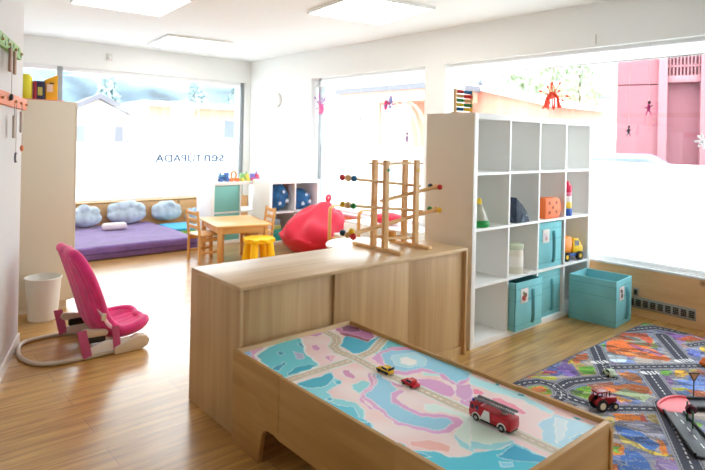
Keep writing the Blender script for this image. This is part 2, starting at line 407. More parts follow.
# red building through the right window
red = mat('red_cladding', (150, 86, 94), 0.6); red2 = mat('red_frame', (160, 104, 110), 0.6); dark_red = mat('red_panel', (142, 82, 92), 0.6)
fd = Vector((0.365, -0.931, 0)); ang_ = math.atan2(fd.y, fd.x)
t = thing('red_building', 'red clad building with louvre grille seen through the right window', 'building', (11.5, 5.194, -0.3), ang_)
# local x runs along the facade to the right; local +y points away from the room
MB().box(0, 0.73, 0, 3, 0, 2.78).build('wall_panel', red, t)
MB().box(0, 0.73, -0.012, 3, 2.80, 4.2).build('wall_panel', red, t)
MB().box(0.73, 0.88, -0.12, 3, 0, 4.2, 0.005).build('pilaster', red2, t)
MB().box(0.88, 1.43, -0.04, 0.3, 2.82, 2.95, 0.005).build('lintel', red2, t)
MB().box(0.88, 1.43, 0.22, 3, 0, 2.82).build('door_panel', dark_red, t)
MB().box(0.88, 1.43, 0.25, 3, 2.95, 4.2).build('louvre_backing', dark_red, t)
for k in range(9): MB().box(0.91+k*0.06, 0.935+k*0.06, 0.02, 0.09, 2.95, 4.0).build('louvre_bar', red2, t)
MB().box(0.88, 1.43, 0.02, 0.09, 3.12, 3.16).build('louvre_rail', red2, t)
MB().box(1.43, 1.6, -0.12, 3, 0, 4.2, 0.005).build('pilaster', red2, t)
MB().box(1.6, 4.0, 0, 3, 0, 4.2).build('wall_panel', red, t)
t = thing('red_post_frame', 'narrow red panel with post and rail seen just left of the bead abacus', 'building', (9.0, 7.62, -0.3), R(-63))  # plain red panel behind a single post and rail
MB().box(-0.25, 0.25, 0.05, 0.3, 0, 2.9).build('wall_panel', red, t)
MB().box(0.02, 0.1, -0.03, 0.06, 0, 2.9).build('post', red2, t); MB().box(-0.25, 0.25, -0.03, 0.06, 2.15, 2.22).build('rail', red2, t)
# car
t = thing('car', 'blue grey car parked beside the red building outside', 'car', (9.6, 4.85, -0.3), R(111))
MB().prism([(-2, 0.25), (1.9, 0.25), (2, 0.7), (1.2, 0.95), (0.5, 1.42), (-1.0, 1.45), (-1.8, 1.0), (-2.05, 0.8)], -0.8, 0.8, 'Y', bev=0.06).build('body', mat('car_paint', (120, 140, 165), 0.25), t)
m = MB(); m.prism([(1.1, 0.98), (0.5, 1.36), (-0.95, 1.38), (-1.6, 1.0)], -0.82, 0.82, 'Y'); m.build('car_window', pane_m, t)
for sx_ in (-1.25, 1.25):
    for sy_ in (-0.72, 0.72):
        MB().cyl((sx_, sy_-0.1, 0.32), (sx_, sy_+0.1, 0.32), 0.32).build('wheel', mat('tyre', (40, 40, 42), 0.8), t)
# trees: crown of leaf clumps on a trunk
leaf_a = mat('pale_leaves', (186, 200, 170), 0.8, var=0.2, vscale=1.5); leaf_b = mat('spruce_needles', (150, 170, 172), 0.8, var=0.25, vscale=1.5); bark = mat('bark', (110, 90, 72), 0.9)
def tree(label, x, y, h, r, kind, seed):
    rnd = random.Random(seed)
    t = thing('tree', label, 'tree', (x, y, -0.35), rnd.random()*6, 'trees outside')
    MB().cyl((0, 0, 0), (0, 0, h*0.9), r*0.14, r*0.04, 8).build('trunk', bark, t)
    bm = bmesh.new()
    for i in range(1100):
        if kind == 'spruce':
            z = h*(0.15+0.85*rnd.random()**1.3); rr = r*(1-(z/h-0.15)/0.86)*(0.45+0.6*rnd.random())
        else:
            u = rnd.random()*2-1; z = h*(0.62+0.36*u); rr = r*math.sqrt(max(0.02, 1-u*u))*(0.5+0.5*rnd.random())
        a_ = rnd.random()*2*PI; c = Vector((rr*math.cos(a_), rr*math.sin(a_), z)); sz = r*(0.07+0.08*rnd.random())
        e = Euler((rnd.random()*3, rnd.random()*3, rnd.random()*3)).to_matrix()
        vs = [bm.verts.new(c+e@Vector(q)*sz) for q in ((-1, -0.6, 0), (1, -0.6, 0.2), (1, 0.6, 0), (-1, 0.6, 0.25))]
        bm.faces.new(vs)
    me = bpy.data.meshes.new('crown'); bm.to_mesh(me); bm.free(); me.materials.append(leaf_b if kind == 'spruce' else leaf_a)
    o = bpy.data.objects.new('crown', me); C.objects.link(o); o.parent = t
tree('bushy pale green tree left of the red building outside', 19.4, 10.1, 4.9, 0.8, 'leaf', 1)
tree('tall pale tree above the right end of the cube shelf', 21, 12.0, 5.2, 0.9, 'leaf', 2)
tree('pale tree behind the red paper star', 24, 15.4, 5.4, 1.0, 'leaf', 3)
tree('dark spruce in the left part of the back window', 14, 44, 7.2, 1.6, 'spruce', 4)
tree('dark spruce in the middle of the back window', 22, 46, 7.6, 1.9, 'spruce', 5)
tree('dark spruce at the right frame of the back window', 27, 48, 7.0, 2.2, 'spruce', 6)

# ---------------------------------------------------------------- large furniture
ash = wood('ash_laminate_upright', (202, 168, 122), (180, 143, 98), axis='Z', fine=26, stretch=0.05, rough=0.42)
ash_x = wood('ash_laminate_level', (216, 186, 146), (198, 164, 120), axis='X', fine=26, stretch=0.05, rough=0.33)
ash_y = wood('ash_laminate_long', (192, 150, 92), (166, 122, 66), axis='Y', fine=22, stretch=0.06, rough=0.45)
edge_w = mat('ash_edge', (206, 172, 130), 0.45)
# counter
CX, CY, CL, CDp, CH = 1.239, 2.137, 1.557, 0.47, 0.642
t = thing('low_counter', 'low ash counter with three sliding doors holding the marble run', 'cupboard', (CX, CY, 0))
MB().box(0, CL, 0, CDp, CH-0.018, CH, 0.002).build('top', ash_x, t)
MB().box(0, 0.018, 0.001, CDp, 0, CH-0.018, 0.001).build('side_panel', ash, t)
MB().box(CL-0.018, CL, 0.001, CDp, 0, CH-0.018, 0.001).build('side_panel', ash, t)
MB().box(0.018, CL-0.018, CDp-0.02, CDp-0.002, 0.0, CH-0.018).build('back_panel', ash, t)
MB().box(0.018, CL-0.018, 0.03, CDp-0.02, 0.05, 0.068).build('bottom_panel', ash, t)
MB().box(0.018, CL-0.018, 0.02, 0.036, 0, 0.05).build('plinth', ash, t)
for k, (x0, x1, dy) in enumerate([(0.019, 0.545, 0.024), (0.528, 1.05, 0.008), (1.035, CL-0.019, 0.024)]):
    d = MB().box(x0, x1, dy, dy+0.014, 0.052, CH-0.02, 0.0015).build('sliding_door', ash, t)
    MB().box(x1-0.004, x1, dy-0.0006, dy+0.0145, 0.052, CH-0.02, 0.0005).build('door_edge', edge_w, d)

# cube shelf
SX, SY, SW, SD = 2.865, 2.16, 1.465, 0.39
SX_W = 1.505
t = thing('cube_shelf', 'large white four by four cube shelf beside the counter', 'shelf', (SX, SY, 0))
MB().box(0, 0.038, 0, SD, 0, SW, 0.0015).build('side_panel', [white_gloss], t)
MB().box(-0.0015, 0.0, 0.002, SD-0.001, 0.002, SW-0.002).build('side_cladding', beige, t, label='beige outer side panel')
MB().box(SX_W-0.038, SX_W, 0, SD, 0, SW, 0.0015).build('side_panel', white_gloss, t)
MB().box(0.038, SX_W-0.038, 0, SD, SW-0.038, SW, 0.0015).build('top_panel', white_gloss, t)
MB().box(0.038, SX_W-0.038, 0, SD, 0, 0.038, 0.0015).build('bottom_panel', white_gloss, t)
CW = (SW-0.076-3*0.0165)/4; CWX = (SX_W-0.076-3*0.0165)/4
for k in range(3):
    x = 0.038+(k+1)*CWX+k*0.0165; z = 0.038+(k+1)*CW+k*0.0165
    MB().box(x, x+0.0165, 0.0015, SD-0.006, 0.038, SW-0.038).build('divider', white_gloss, t)
    MB().box(0.038, SX_W-0.038, 0.002, SD-0.006, z, z+0.0165).build('shelf_board', white_gloss, t)
MB().box(0.038, SX_W-0.038, SD-0.006, SD, 0.038, SW-0.038).build('back_panel', mat('shelf_back', (250, 246, 230), 0.6), t)
def cellx(i): return SX+0.038+i*(CWX+0.0165)
def cellz(j): return 0.038+j*(CW+0.0165)

# play table
TX0, TX1, TY0, TY1, TH = 1.207, 1.862, 0.828, 2.131, 0.387
t = thing('play_table', 'low ash play table with a printed pastel road map top', 'table', (0, 0, 0))
TZ = 0.370
def side_piece(x0, x1, y0, y1, leg):
    """rail between y0 and y1; leg: 'hi' foot at y1 end, 'lo' foot at y0 end"""
    zb = 0.145
    if leg == 'hi':
        p = [(y1, 0), (y1, TH), (y0, TH), (y0, zb), (y0+0.03, zb+0.012)] + [(y0+0.07+0.045*math.cos(R(a_)), zb-0.035+0.045*math.sin(R(a_))) for a_ in (110, 80, 50, 20, 0)] + [(y0+0.135, 0)]
    elif leg == 'lo':
        p = [(y0, 0), (y0+0.20, 0)] + [(y1-0.07-0.045*math.cos(R(a_)), zb-0.035+0.045*math.sin(R(a_))) for a_ in (0, 20, 50, 80, 110)] + [(y1-0.03, zb+0.012), (y1, zb), (y1, TH)] + [(y0+0.03, TH), (y0+0.009, TH-0.009), (y0, TH-0.03)]
    else:
        p = [(y0, zb), (y1, zb), (y1, TH-0.003), (y0, TH-0.003)]
    return MB().prism(p, x0, x1, 'X', bev=0.0022)
for x0, x1 in ((TX0, TX0+0.018), (TX1-0.018, TX1)):
    side_piece(x0, x1, 1.783, TY1, 'hi').build('end_panel', ash_y, t)
    side_piece(x0, x1, TY0, 1.175, 'lo').build('end_panel', ash_y, t)
    side_piece(x0+0.001, x1-0.001, 1.175, 1.783, None).build('side_rail', ash_y, t)
for y0, y1 in ((TY0+0.006, TY0+0.024), (TY1-0.018, TY1)):
    MB().box(TX0+0.018, TX1-0.018, y0, y1, 0.145, TH, 0.002).build('cross_rail', ash_x if y0 > 1 else wood('ash_laminate_cross', (192, 150, 92), (166, 122, 66), axis='X', fine=22, stretch=0.06), t)
MB().box(TX0+0.018, TX1-0.018, TY0+0.024, TY1-0.018, TZ-0.02, TZ-0.002).build('base_board', ash_x, t)

def pip(px, py, poly):
    inside = np.zeros(px.shape, bool); n = len(poly); j = n-1
    for i in range(n):
        xi, yi = poly[i]; xj, yj = poly[j]
        if yi != yj:
            c = ((yi > py) != (yj > py)) & (px < (xj-xi)*(py-yi)/(yj-yi)+xi)
            inside ^= c
        j = i
    return inside
def seg_dist(px, py, path):
    """distance to the path and arc length along it"""
    best = np.full(px.shape, 1e9); arcl = np.zeros(px.shape); L0 = 0
    for (ax, ay), (bx, by) in zip(path, path[1:]):
        dx, dy = bx-ax, by-ay; l2 = dx*dx+dy*dy; l = math.sqrt(l2)
        if l < 1e-6: continue
        tt = np.clip(((px-ax)*dx+(py-ay)*dy)/l2, 0, 1); d = np.hypot(px-ax-tt*dx, py-ay-tt*dy)
        u = d < best; best = np.where(u, d, best); arcl = np.where(u, L0+tt*l, arcl); L0 += l
    return best, arcl
def wob(px, py, s, k=0):
    return np.sin(px*s*1.3+1.7*k+2*np.sin(py*s*0.7))*0.5+np.sin(py*s*1.1+k+1.5*np.sin(px*s*0.9+k))*0.5
def print_sheet(name, x0, x1, y0, y1, z0, z1, step, paint, rough, parent, bump=None):
    nx = int(round((x1-x0)/step)); ny = int(round((y1-y0)/step))
    gx, gy = np.meshgrid(np.linspace(x0, x1, nx+1), np.linspace(y0, y1, ny+1))
    col = np.clip(paint(gx, gy), 0, 250)/255.0
    col = np.where(col <= 0.04045, col/12.92, ((np.clip(col, 0, 1)+0.055)/1.055)**2.4)
    vs = np.stack([gx, gy, np.full(gx.shape, z1)], -1).reshape(-1, 3)
    idx = np.arange((nx+1)*(ny+1)).reshape(ny+1, nx+1)
    q = np.stack([idx[:-1, :-1], idx[:-1, 1:], idx[1:, 1:], idx[1:, :-1]], -1).reshape(-1, 4)
    nv = len(vs); rim = np.concatenate([idx[0, :], idx[1:, -1], idx[-1, -2::-1], idx[-2:0:-1, 0]])
    low = vs[rim].copy(); low[:, 2] = z0
    vs = np.concatenate([vs, low]); k = np.arange(len(rim)); k2 = (k+1) % len(rim)
    wl = np.stack([nv+k, nv+k2, rim[k2], rim[k]], -1)
    me = bpy.data.meshes.new(name)
    me.from_pydata(vs.tolist(), [], q.tolist()+wl.tolist()+[list(range(nv+len(rim)-1, nv-1, -1))])
    at = me.color_attributes.new('print', 'FLOAT_COLOR', 'POINT')
    full = np.concatenate([col.reshape(-1, 3), col.reshape(-1, 3)[rim]]); full = np.concatenate([full, np.ones((len(full), 1))], 1)
    at.data.foreach_set('color', full.astype(np.float32).ravel())
    m_ = bpy.data.materials.new(name+'_print'); m_.use_nodes = True; nt = m_.node_tree; b = nt.nodes['Principled BSDF']
    an = nt.nodes.new('ShaderNodeAttribute'); an.attribute_name = 'print'; nt.links.new(an.outputs['Color'], b.inputs['Base Color'])
    b.inputs['Roughness'].default_value = rough; b.inputs['Specular IOR Level'].default_value = 0.3
    if bump:
        n2 = nt.nodes.new('ShaderNodeTexNoise'); n2.inputs['Scale'].default_value = 500
        bp = nt.nodes.new('ShaderNodeBump'); bp.inputs['Strength'].default_value = bump; bp.inputs['Distance'].default_value = 0.003
        nt.links.new(n2.outputs['Fac'], bp.inputs['Height']); nt.links.new(bp.outputs['Normal'], b.inputs['Normal'])
    me.materials.append(m_)
    o = bpy.data.objects.new(name, me); C.objects.link(o)
    if parent: o.parent = parent
    return o
TABLE_PATCHES=[((150,190,225),[(1.249,2.144), (1.331,2.157), (1.464,2.134), (1.561,2.144), (1.522,2.074), (1.327,2.084), (1.27,2.056), (1.244,1.967), (1.246,2.032)]), ((216,168,205),[(1.289,2.128), (1.359,2.135), (1.471,2.128), (1.346,2.099), (1.285,2.072), (1.24,1.983), (1.248,2.044)]), ((232,240,244),[(1.272,2.068), (1.39,2.127), (1.561,2.144), (1.506,2.022), (1.457,1.955), (1.427,1.825), (1.404,1.795), (1.222,1.775), (1.237,1.895), (1.248,2.004)]), ((104,204,216),[(1.277,2.055), (1.384,2.106), (1.547,2.127), (1.5,2.026), (1.451,1.959), (1.422,1.828), (1.41,1.806), (1.229,1.786), (1.245,1.894), (1.258,2.001)]), ((38,168,194),[(1.266,1.816), (1.321,1.85), (1.387,1.845), (1.412,1.815), (1.374,1.801), (1.258,1.801)]), ((54,160,192),[(1.358,2.03), (1.38,2.028), (1.38,1.999), (1.349,1.986)]), ((54,160,192),[(1.301,1.914), (1.325,1.928), (1.322,1.906), (1.299,1.892), (1.259,1.865), (1.246,1.888), (1.26,1.902)]), ((54,160,192),[(1.489,2.067), (1.51,2.057), (1.495,2.015), (1.478,2.013)]), ((178,185,215),[(1.423,1.995), (1.436,1.956), (1.413,1.903), (1.384,1.912)]), ((120,208,220),[(1.227,1.722), (1.418,1.729), (1.39,1.679), (1.388,1.634), (1.35,1.615), (1.291,1.601), (1.276,1.547), (1.319,1.478), (1.304,1.414), (1.258,1.362), (1.172,1.465), (1.211,1.643)]), ((42,172,198),[(1.242,1.726), (1.412,1.721), (1.377,1.666), (1.298,1.638), (1.253,1.677)]), ((70,185,210),[(1.364,1.652), (1.393,1.649), (1.381,1.626), (1.354,1.62)]), ((70,180,205),[(1.254,1.559), (1.275,1.562), (1.268,1.537), (1.25,1.536)]), ((210,150,190),[(1.527,2.006), (1.549,1.998), (1.536,1.953), (1.507,1.936), (1.499,1.961)]), ((210,150,190),[(1.492,1.87), (1.517,1.865), (1.511,1.827), (1.482,1.808), (1.477,1.834)]), ((210,150,190),[(1.46,1.717), (1.479,1.702), (1.46,1.635), (1.44,1.621), (1.431,1.647), (1.44,1.687)]), ((205,150,190),[(1.583,2.127), (1.628,2.141), (1.67,2.117), (1.658,2.087), (1.6,2.087)]), ((232,190,200),[(1.531,1.882), (1.53,1.84), (1.496,1.811), (1.489,1.83)]), ((190,125,175),[(1.75,2.125), (1.886,2.148), (1.851,1.975), (1.831,1.92), (1.76,1.891), (1.734,2.082)]), ((148,82,105),[(1.73,2.078), (1.754,2.024), (1.785,1.898), (1.75,1.879), (1.718,1.996)]), ((130,80,120),[(1.785,2.109), (1.826,2.124), (1.849,2.06), (1.822,2.008), (1.782,2.028), (1.757,2.072)]), ((60,180,208),[(1.623,1.932), (1.719,2.006), (1.74,1.979), (1.748,1.884), (1.867,1.917), (1.804,1.857), (1.725,1.807), (1.651,1.784), (1.609,1.822)]), ((110,206,218),[(1.855,1.858), (1.872,1.822), (1.878,1.644), (1.871,1.402), (1.83,1.371), (1.871,1.548), (1.863,1.701), (1.766,1.754), (1.695,1.756), (1.621,1.714), (1.685,1.764)]), ((40,170,190),[(1.769,1.789), (1.811,1.787), (1.796,1.753), (1.754,1.755)]), ((60,190,160),[(1.847,1.76), (1.867,1.729), (1.843,1.713), (1.829,1.736)]), ((216,165,208),[(1.633,1.733), (1.718,1.768), (1.797,1.773), (1.883,1.708), (1.864,1.679), (1.749,1.737), (1.648,1.68), (1.614,1.589), (1.652,1.56), (1.735,1.538), (1.753,1.438), (1.713,1.356), (1.823,1.365), (1.792,1.341), (1.711,1.336), (1.701,1.366), (1.714,1.426), (1.702,1.508), (1.623,1.521), (1.593,1.568), (1.619,1.676)]), ((142,206,230),[(1.694,1.742), (1.759,1.748), (1.85,1.69), (1.871,1.548), (1.838,1.377), (1.818,1.361), (1.718,1.358), (1.747,1.443), (1.729,1.533), (1.645,1.553), (1.625,1.598), (1.65,1.678)]), ((170,220,235),[(1.72,1.708), (1.828,1.668), (1.817,1.59), (1.754,1.544), (1.677,1.573), (1.664,1.628)]), ((232,236,246),[(1.73,1.658), (1.758,1.656), (1.769,1.608), (1.74,1.576), (1.702,1.585), (1.692,1.619)]), ((180,228,225),[(1.691,1.504), (1.737,1.456), (1.721,1.432), (1.679,1.477)]), ((214,160,205),[(1.633,1.477), (1.684,1.43), (1.687,1.355), (1.656,1.303), (1.618,1.298), (1.589,1.329), (1.594,1.432)]), ((212,165,205),[(1.606,1.252), (1.719,1.286), (1.663,1.226), (1.59,1.188), (1.592,1.224)]), ((216,165,205),[(1.515,1.629), (1.527,1.619), (1.473,1.533), (1.451,1.518), (1.362,1.483), (1.339,1.442), (1.336,1.388), (1.32,1.401), (1.338,1.483), (1.375,1.514), (1.455,1.547)]), ((216,165,208),[(1.531,1.545), (1.55,1.462), (1.529,1.452), (1.515,1.523)]), ((140,205,232),[(1.53,1.617), (1.552,1.6), (1.521,1.518), (1.505,1.454), (1.458,1.438), (1.423,1.396), (1.417,1.306), (1.326,1.283), (1.357,1.4), (1.377,1.492), (1.473,1.533)]), ((135,215,222),[(1.402,1.589), (1.456,1.593), (1.467,1.56), (1.432,1.533), (1.369,1.518), (1.38,1.563)]), ((216,165,208),[(1.509,1.617), (1.521,1.607), (1.472,1.541), (1.362,1.499), (1.335,1.377), (1.319,1.276), (1.339,1.233), (1.378,1.146), (1.422,1.138), (1.503,1.147), (1.51,1.176), (1.5,1.219), (1.442,1.274), (1.436,1.324), (1.442,1.387), (1.458,1.413), (1.519,1.432), (1.514,1.453), (1.467,1.448), (1.418,1.405), (1.399,1.308), (1.421,1.255), (1.479,1.201), (1.473,1.171), (1.397,1.166), (1.355,1.248), (1.335,1.292), (1.365,1.409), (1.382,1.494), (1.48,1.535), (1.531,1.6)]), ((142,204,230),[(1.529,1.601), (1.478,1.536), (1.38,1.496), (1.363,1.407), (1.334,1.29), (1.353,1.246), (1.395,1.162), (1.474,1.168), (1.481,1.202), (1.424,1.258), (1.414,1.308), (1.42,1.4), (1.46,1.443), (1.508,1.458), (1.532,1.529), (1.543,1.59)]), ((212,234,226),[(1.494,1.316), (1.53,1.297), (1.552,1.142), (1.433,1.052), (1.39,1.043), (1.412,1.122), (1.505,1.151), (1.521,1.184), (1.511,1.228), (1.463,1.275)]), ((150,218,224),[(1.417,1.126), (1.399,1.05), (1.404,1.031), (1.377,1.011), (1.375,1.069)]), ((208,232,220),[(1.538,1.154), (1.54,1.06), (1.532,0.985), (1.447,0.995), (1.401,1.049)]), ((150,215,222),[(1.424,1.067), (1.453,1.014), (1.534,0.986), (1.527,0.974), (1.437,0.988), (1.387,1.038)]), ((232,180,172),[(1.278,1.176), (1.335,1.145), (1.356,1.084), (1.325,1.066), (1.283,1.115), (1.262,1.16)]), ((74,196,218),[(1.252,1.556), (1.256,1.495), (1.29,1.449), (1.259,1.384), (1.263,1.329), (1.246,1.307), (1.239,1.222), (1.251,1.175), (1.242,1.154), (1.262,1.12), (1.295,1.094), (1.299,1.067), (1.323,1.027), (1.382,1.014), (1.461,0.979), (1.52,0.975), (1.524,0.826), (1.46,0.827), (1.213,0.933), (1.19,1.054), (1.183,1.191), (1.197,1.465), (1.197,1.486)]), ((44,172,204),[(1.232,1.486), (1.23,1.381), (1.262,1.338), (1.235,1.295), (1.214,1.205), (1.246,1.129), (1.267,1.085), (1.215,1.1), (1.193,1.193), (1.194,1.311), (1.199,1.467)]), ((150,218,235),[(1.214,1.402), (1.222,1.382), (1.21,1.363), (1.204,1.38)]), ((52,168,205),[(1.421,0.962), (1.511,0.968), (1.522,0.854), (1.498,0.847), (1.421,0.935)]), ((130,210,232),[(1.398,0.94), (1.419,0.921), (1.41,0.905), (1.381,0.922)]), ((172,216,236),[(1.682,0.996), (1.787,0.992), (1.823,0.847), (1.57,0.85), (1.579,0.921), (1.653,0.954)]), ((205,226,240),[(1.767,0.981), (1.779,0.945), (1.682,0.899), (1.618,0.89), (1.681,0.932)]), ((130,200,228),[(1.681,0.884), (1.74,0.869), (1.721,0.853), (1.668,0.864)]), ((175,225,232),[(1.823,1.372), (1.821,1.313), (1.838,1.156), (1.801,1.008), (1.776,1.0), (1.794,1.129), (1.764,1.235), (1.755,1.32)]), ((250,140,170),[(1.722,1.294), (1.746,1.276), (1.735,1.237), (1.71,1.232), (1.689,1.269)]), ((210,165,205),[(1.705,1.347), (1.755,1.32), (1.69,1.252), (1.628,1.24), (1.638,1.293)]), ((250,150,172),[(1.722,1.202), (1.748,1.181), (1.733,1.08), (1.713,1.056), (1.697,1.057), (1.706,1.111), (1.701,1.182)]), ((36,170,190),[(1.832,1.27), (1.847,1.254), (1.831,1.238), (1.82,1.253)]), ((36,170,190),[(1.826,1.161), (1.839,1.145), (1.823,1.13), (1.811,1.148)]), ((36,150,170),[(1.818,0.944), (1.829,0.928), (1.822,0.911), (1.807,0.928)])]
TABLE_ROADS=[[(1.226,1.768), (1.581,1.772), (1.695,1.791), (1.764,1.829), (1.835,1.87), (1.895,1.884)],[(1.686,2.113), (1.679,2.023), (1.642,1.97), (1.594,1.939), (1.573,1.879), (1.581,1.772), (1.571,1.648), (1.574,1.181), (1.575,0.83)]]
RUG_PATCHES=[((226,110,50),[(3.696,1.702), (3.804,1.654), (3.811,1.48), (3.701,1.318), (3.656,1.309), (3.539,1.502), (3.523,1.622)]), ((150,80,120),[(3.752,1.584), (3.771,1.527), (3.743,1.375), (3.704,1.369), (3.697,1.488)]), ((236,140,70),[(3.593,1.552), (3.65,1.417), (3.619,1.404), (3.545,1.513)]), ((205,90,60),[(3.944,1.736), (4.07,1.602), (3.972,1.525), (3.836,1.477), (3.846,1.587), (3.817,1.651)]), ((150,150,140),[(3.901,1.687), (3.945,1.599), (3.868,1.503), (3.833,1.563)]), ((130,85,165),[(4.197,1.536), (4.36,1.442), (4.256,1.379), (4.108,1.456)]), ((190,90,60),[(4.109,1.438), (4.258,1.407), (4.256,1.307), (4.134,1.366)]), ((140,70,60),[(4.36,1.442), (4.357,1.339), (4.273,1.313), (4.281,1.397)]), ((95,110,190),[(3.986,1.329), (3.991,1.229), (3.854,1.222), (3.866,1.28)]), ((225,180,60),[(4.105,1.287), (4.114,1.263), (3.967,1.217), (4.03,1.263)]), ((110,180,70),[(3.47,1.289), (3.513,1.241), (3.427,1.226), (3.409,1.266)]), ((240,180,60),[(3.494,1.23), (3.553,1.232), (3.594,1.2), (3.554,1.17), (3.48,1.164), (3.448,1.195)]), ((215,190,90),[(3.613,1.19), (3.653,1.173), (3.627,1.153), (3.58,1.168)]), ((95,130,205),[(3.396,1.132), (3.497,1.151), (3.546,1.138), (3.536,1.046), (3.326,0.983), (3.216,1.113)]), ((160,120,180),[(3.365,1.23), (3.416,1.214), (3.351,1.168), (3.304,1.181)]), ((190,205,215),[(3.491,1.616), (3.51,1.489), (3.431,1.464), (3.374,1.508), (3.401,1.573)]), ((195,120,70),[(3.239,1.429), (3.303,1.4), (3.294,1.355), (3.272,1.314), (3.188,1.272), (3.189,1.367)]), ((90,160,60),[(4.266,1.721), (4.32,1.671), (4.255,1.656), (4.216,1.701)]), ((120,95,170),[(3.014,1.683), (3.128,1.682), (3.11,1.636), (3.046,1.549), (2.975,1.564), (2.939,1.632)]), ((95,110,190),[(2.924,1.714), (3.018,1.686), (2.977,1.582), (2.909,1.623)]), ((190,190,70),[(2.804,1.705), (2.896,1.616), (2.857,1.59), (2.779,1.663)]), ((190,80,100),[(2.935,1.702), (2.981,1.651), (2.956,1.637), (2.876,1.681)]), ((215,110,60),[(3.205,1.687), (3.321,1.701), (3.389,1.679), (3.321,1.636), (3.168,1.64)]), ((225,190,60),[(3.17,1.686), (3.232,1.687), (3.166,1.647), (3.134,1.658)]), ((110,180,60),[(3.137,1.609), (3.218,1.557), (3.12,1.496), (3.059,1.539)]), ((110,180,60),[(3.609,1.701), (3.647,1.689), (3.516,1.627), (3.525,1.652)]), ((130,170,60),[(2.618,1.648), (2.741,1.629), (2.767,1.562), (2.702,1.508), (2.629,1.55)]), ((225,120,60),[(2.667,1.619), (2.731,1.599), (2.721,1.552), (2.661,1.546), (2.641,1.591)]), ((120,180,50),[(2.766,1.472), (2.915,1.461), (2.925,1.422), (2.779,1.36), (2.755,1.422)]), ((190,190,70),[(2.836,1.686), (2.903,1.616), (2.87,1.586), (2.792,1.647)]), ((222,120,60),[(3.001,1.385), (3.145,1.318), (3.177,1.247), (3.128,1.185), (3.088,1.188), (3.043,1.294), (2.945,1.329)]), ((178,196,150),[(3.054,1.309), (3.08,1.18), (2.985,1.175), (2.953,1.322)]), ((215,150,80),[(2.935,1.295), (2.95,1.216), (2.882,1.243), (2.897,1.297)]), ((150,150,170),[(2.745,1.13), (2.803,1.084), (2.701,0.979), (2.633,0.993), (2.694,1.091)]), ((70,110,180),[(2.629,1.166), (2.648,1.064), (2.602,0.958), (2.525,0.959), (2.527,1.078), (2.546,1.124)]), ((215,195,100),[(2.559,1.13), (2.55,1.08), (2.527,0.952), (2.505,0.951), (2.504,1.076)]), ((70,110,180),[(2.469,1.065), (2.471,0.991), (2.41,0.921), (2.326,0.881), (2.215,0.97), (2.4,1.026)]), ((228,125,40),[(2.727,1.215), (2.838,1.12), (2.778,1.087), (2.676,1.178)]), ((190,80,60),[(2.798,1.134), (2.83,1.117), (2.78,1.079), (2.755,1.099)]), ((228,130,40),[(2.46,1.101), (2.477,1.068), (2.445,1.042), (2.394,1.027), (2.359,1.055)]), ((110,170,60),[(2.441,1.087), (2.447,1.063), (2.409,1.046), (2.386,1.059)]), ((228,130,50),[(2.644,0.994), (2.651,0.969), (2.563,0.913), (2.536,0.926)]), ((225,195,70),[(2.509,0.972), (2.563,0.899), (2.538,0.893), (2.491,0.953)]), ((228,120,50),[(2.284,1.047), (2.313,1.007), (2.221,0.966), (2.181,0.999)]), ((140,120,170),[(2.488,0.937), (2.526,0.871), (2.414,0.811), (2.338,0.872)]), ((95,130,200),[(3.368,1.189), (3.498,1.119), (3.489,1.032), (3.381,1.0), (3.323,1.089)]), ((215,110,70),[(3.307,1.102), (3.376,0.998), (3.317,0.98), (3.253,1.039)]), ((200,200,60),[(3.275,1.156), (3.32,1.106), (3.313,1.076), (3.245,1.135)]), ((120,180,60),[(2.946,0.97), (2.962,0.912), (2.901,0.9), (2.883,0.941)])]
RUG_ROADS=[[(3.284,1.484), (3.755,1.15), (3.829,1.104)],[(4.115,1.524), (3.75,1.265)],[(3.399,1.325), (3.209,1.186), (3.102,1.107)],[(4.018,1.729), (4.256,1.626), (4.292,1.456)],[(4.056,1.331), (4.247,1.262)],[(3.539,1.706), (3.146,1.438)],[(3.146,1.413), (3.016,1.483), (2.9,1.532), (2.801,1.529)],[(2.617,1.689), (2.701,1.676), (2.778,1.639), (2.798,1.569), (2.757,1.5), (2.702,1.464), (2.659,1.461)],[(2.735,1.482), (2.723,1.405), (2.734,1.327), (2.763,1.251), (2.834,1.203), (2.936,1.115), (2.966,1.087)],[(3.031,1.112), (2.57,0.836), (2.461,0.773)]]
RUG_ZEBRA=[[(3.704,1.277), (3.798,1.228)],[(3.36,1.33), (3.424,1.279)],[(3.281,1.58), (3.341,1.545)]]
RUG_W=[.036,.05,.05,.045,.03,.045,.042,.036,.036,.045]

def paint_table(x, y):
    wx = x+0.004*wob(x, y, 90); wy = y+0.004*wob(x, y, 80, 2)
    col = np.empty(x.shape+(3,)); col[:] = (240, 212, 210)
    col += (wob(x, y, 22, 1)*9)[..., None]*np.array([0.3, 1, 1])
    for c, poly in TABLE_PATCHES:
        k = pip(wx, wy, poly); col[k] = c
        d, s = seg_dist(wx, wy, poly+poly[:1]); e = d < 0.0024; col[e] = col[e]*0.45+np.array((240, 240, 240))*0.55
    for path in TABLE_ROADS:
        d, s = seg_dist(x, y, path)
        col[d < 0.027] = (214, 232, 226); col[d < 0.0215] = (196, 186, 166)
        col[(d > 0.0165) & (d < 0.0185)] = (226, 220, 206)
        col[(d < 0.002) & (np.mod(s, 0.03) < 0.018)] = (236, 230, 218)
    return col*np.array([1.07, 1.06, 1.07])
print_sheet('printed_top', TX0+0.018, TX1-0.018, TY0+0.024, TY1-0.018, TZ-0.002, TZ, 0.0035, paint_table, 0.35, t)

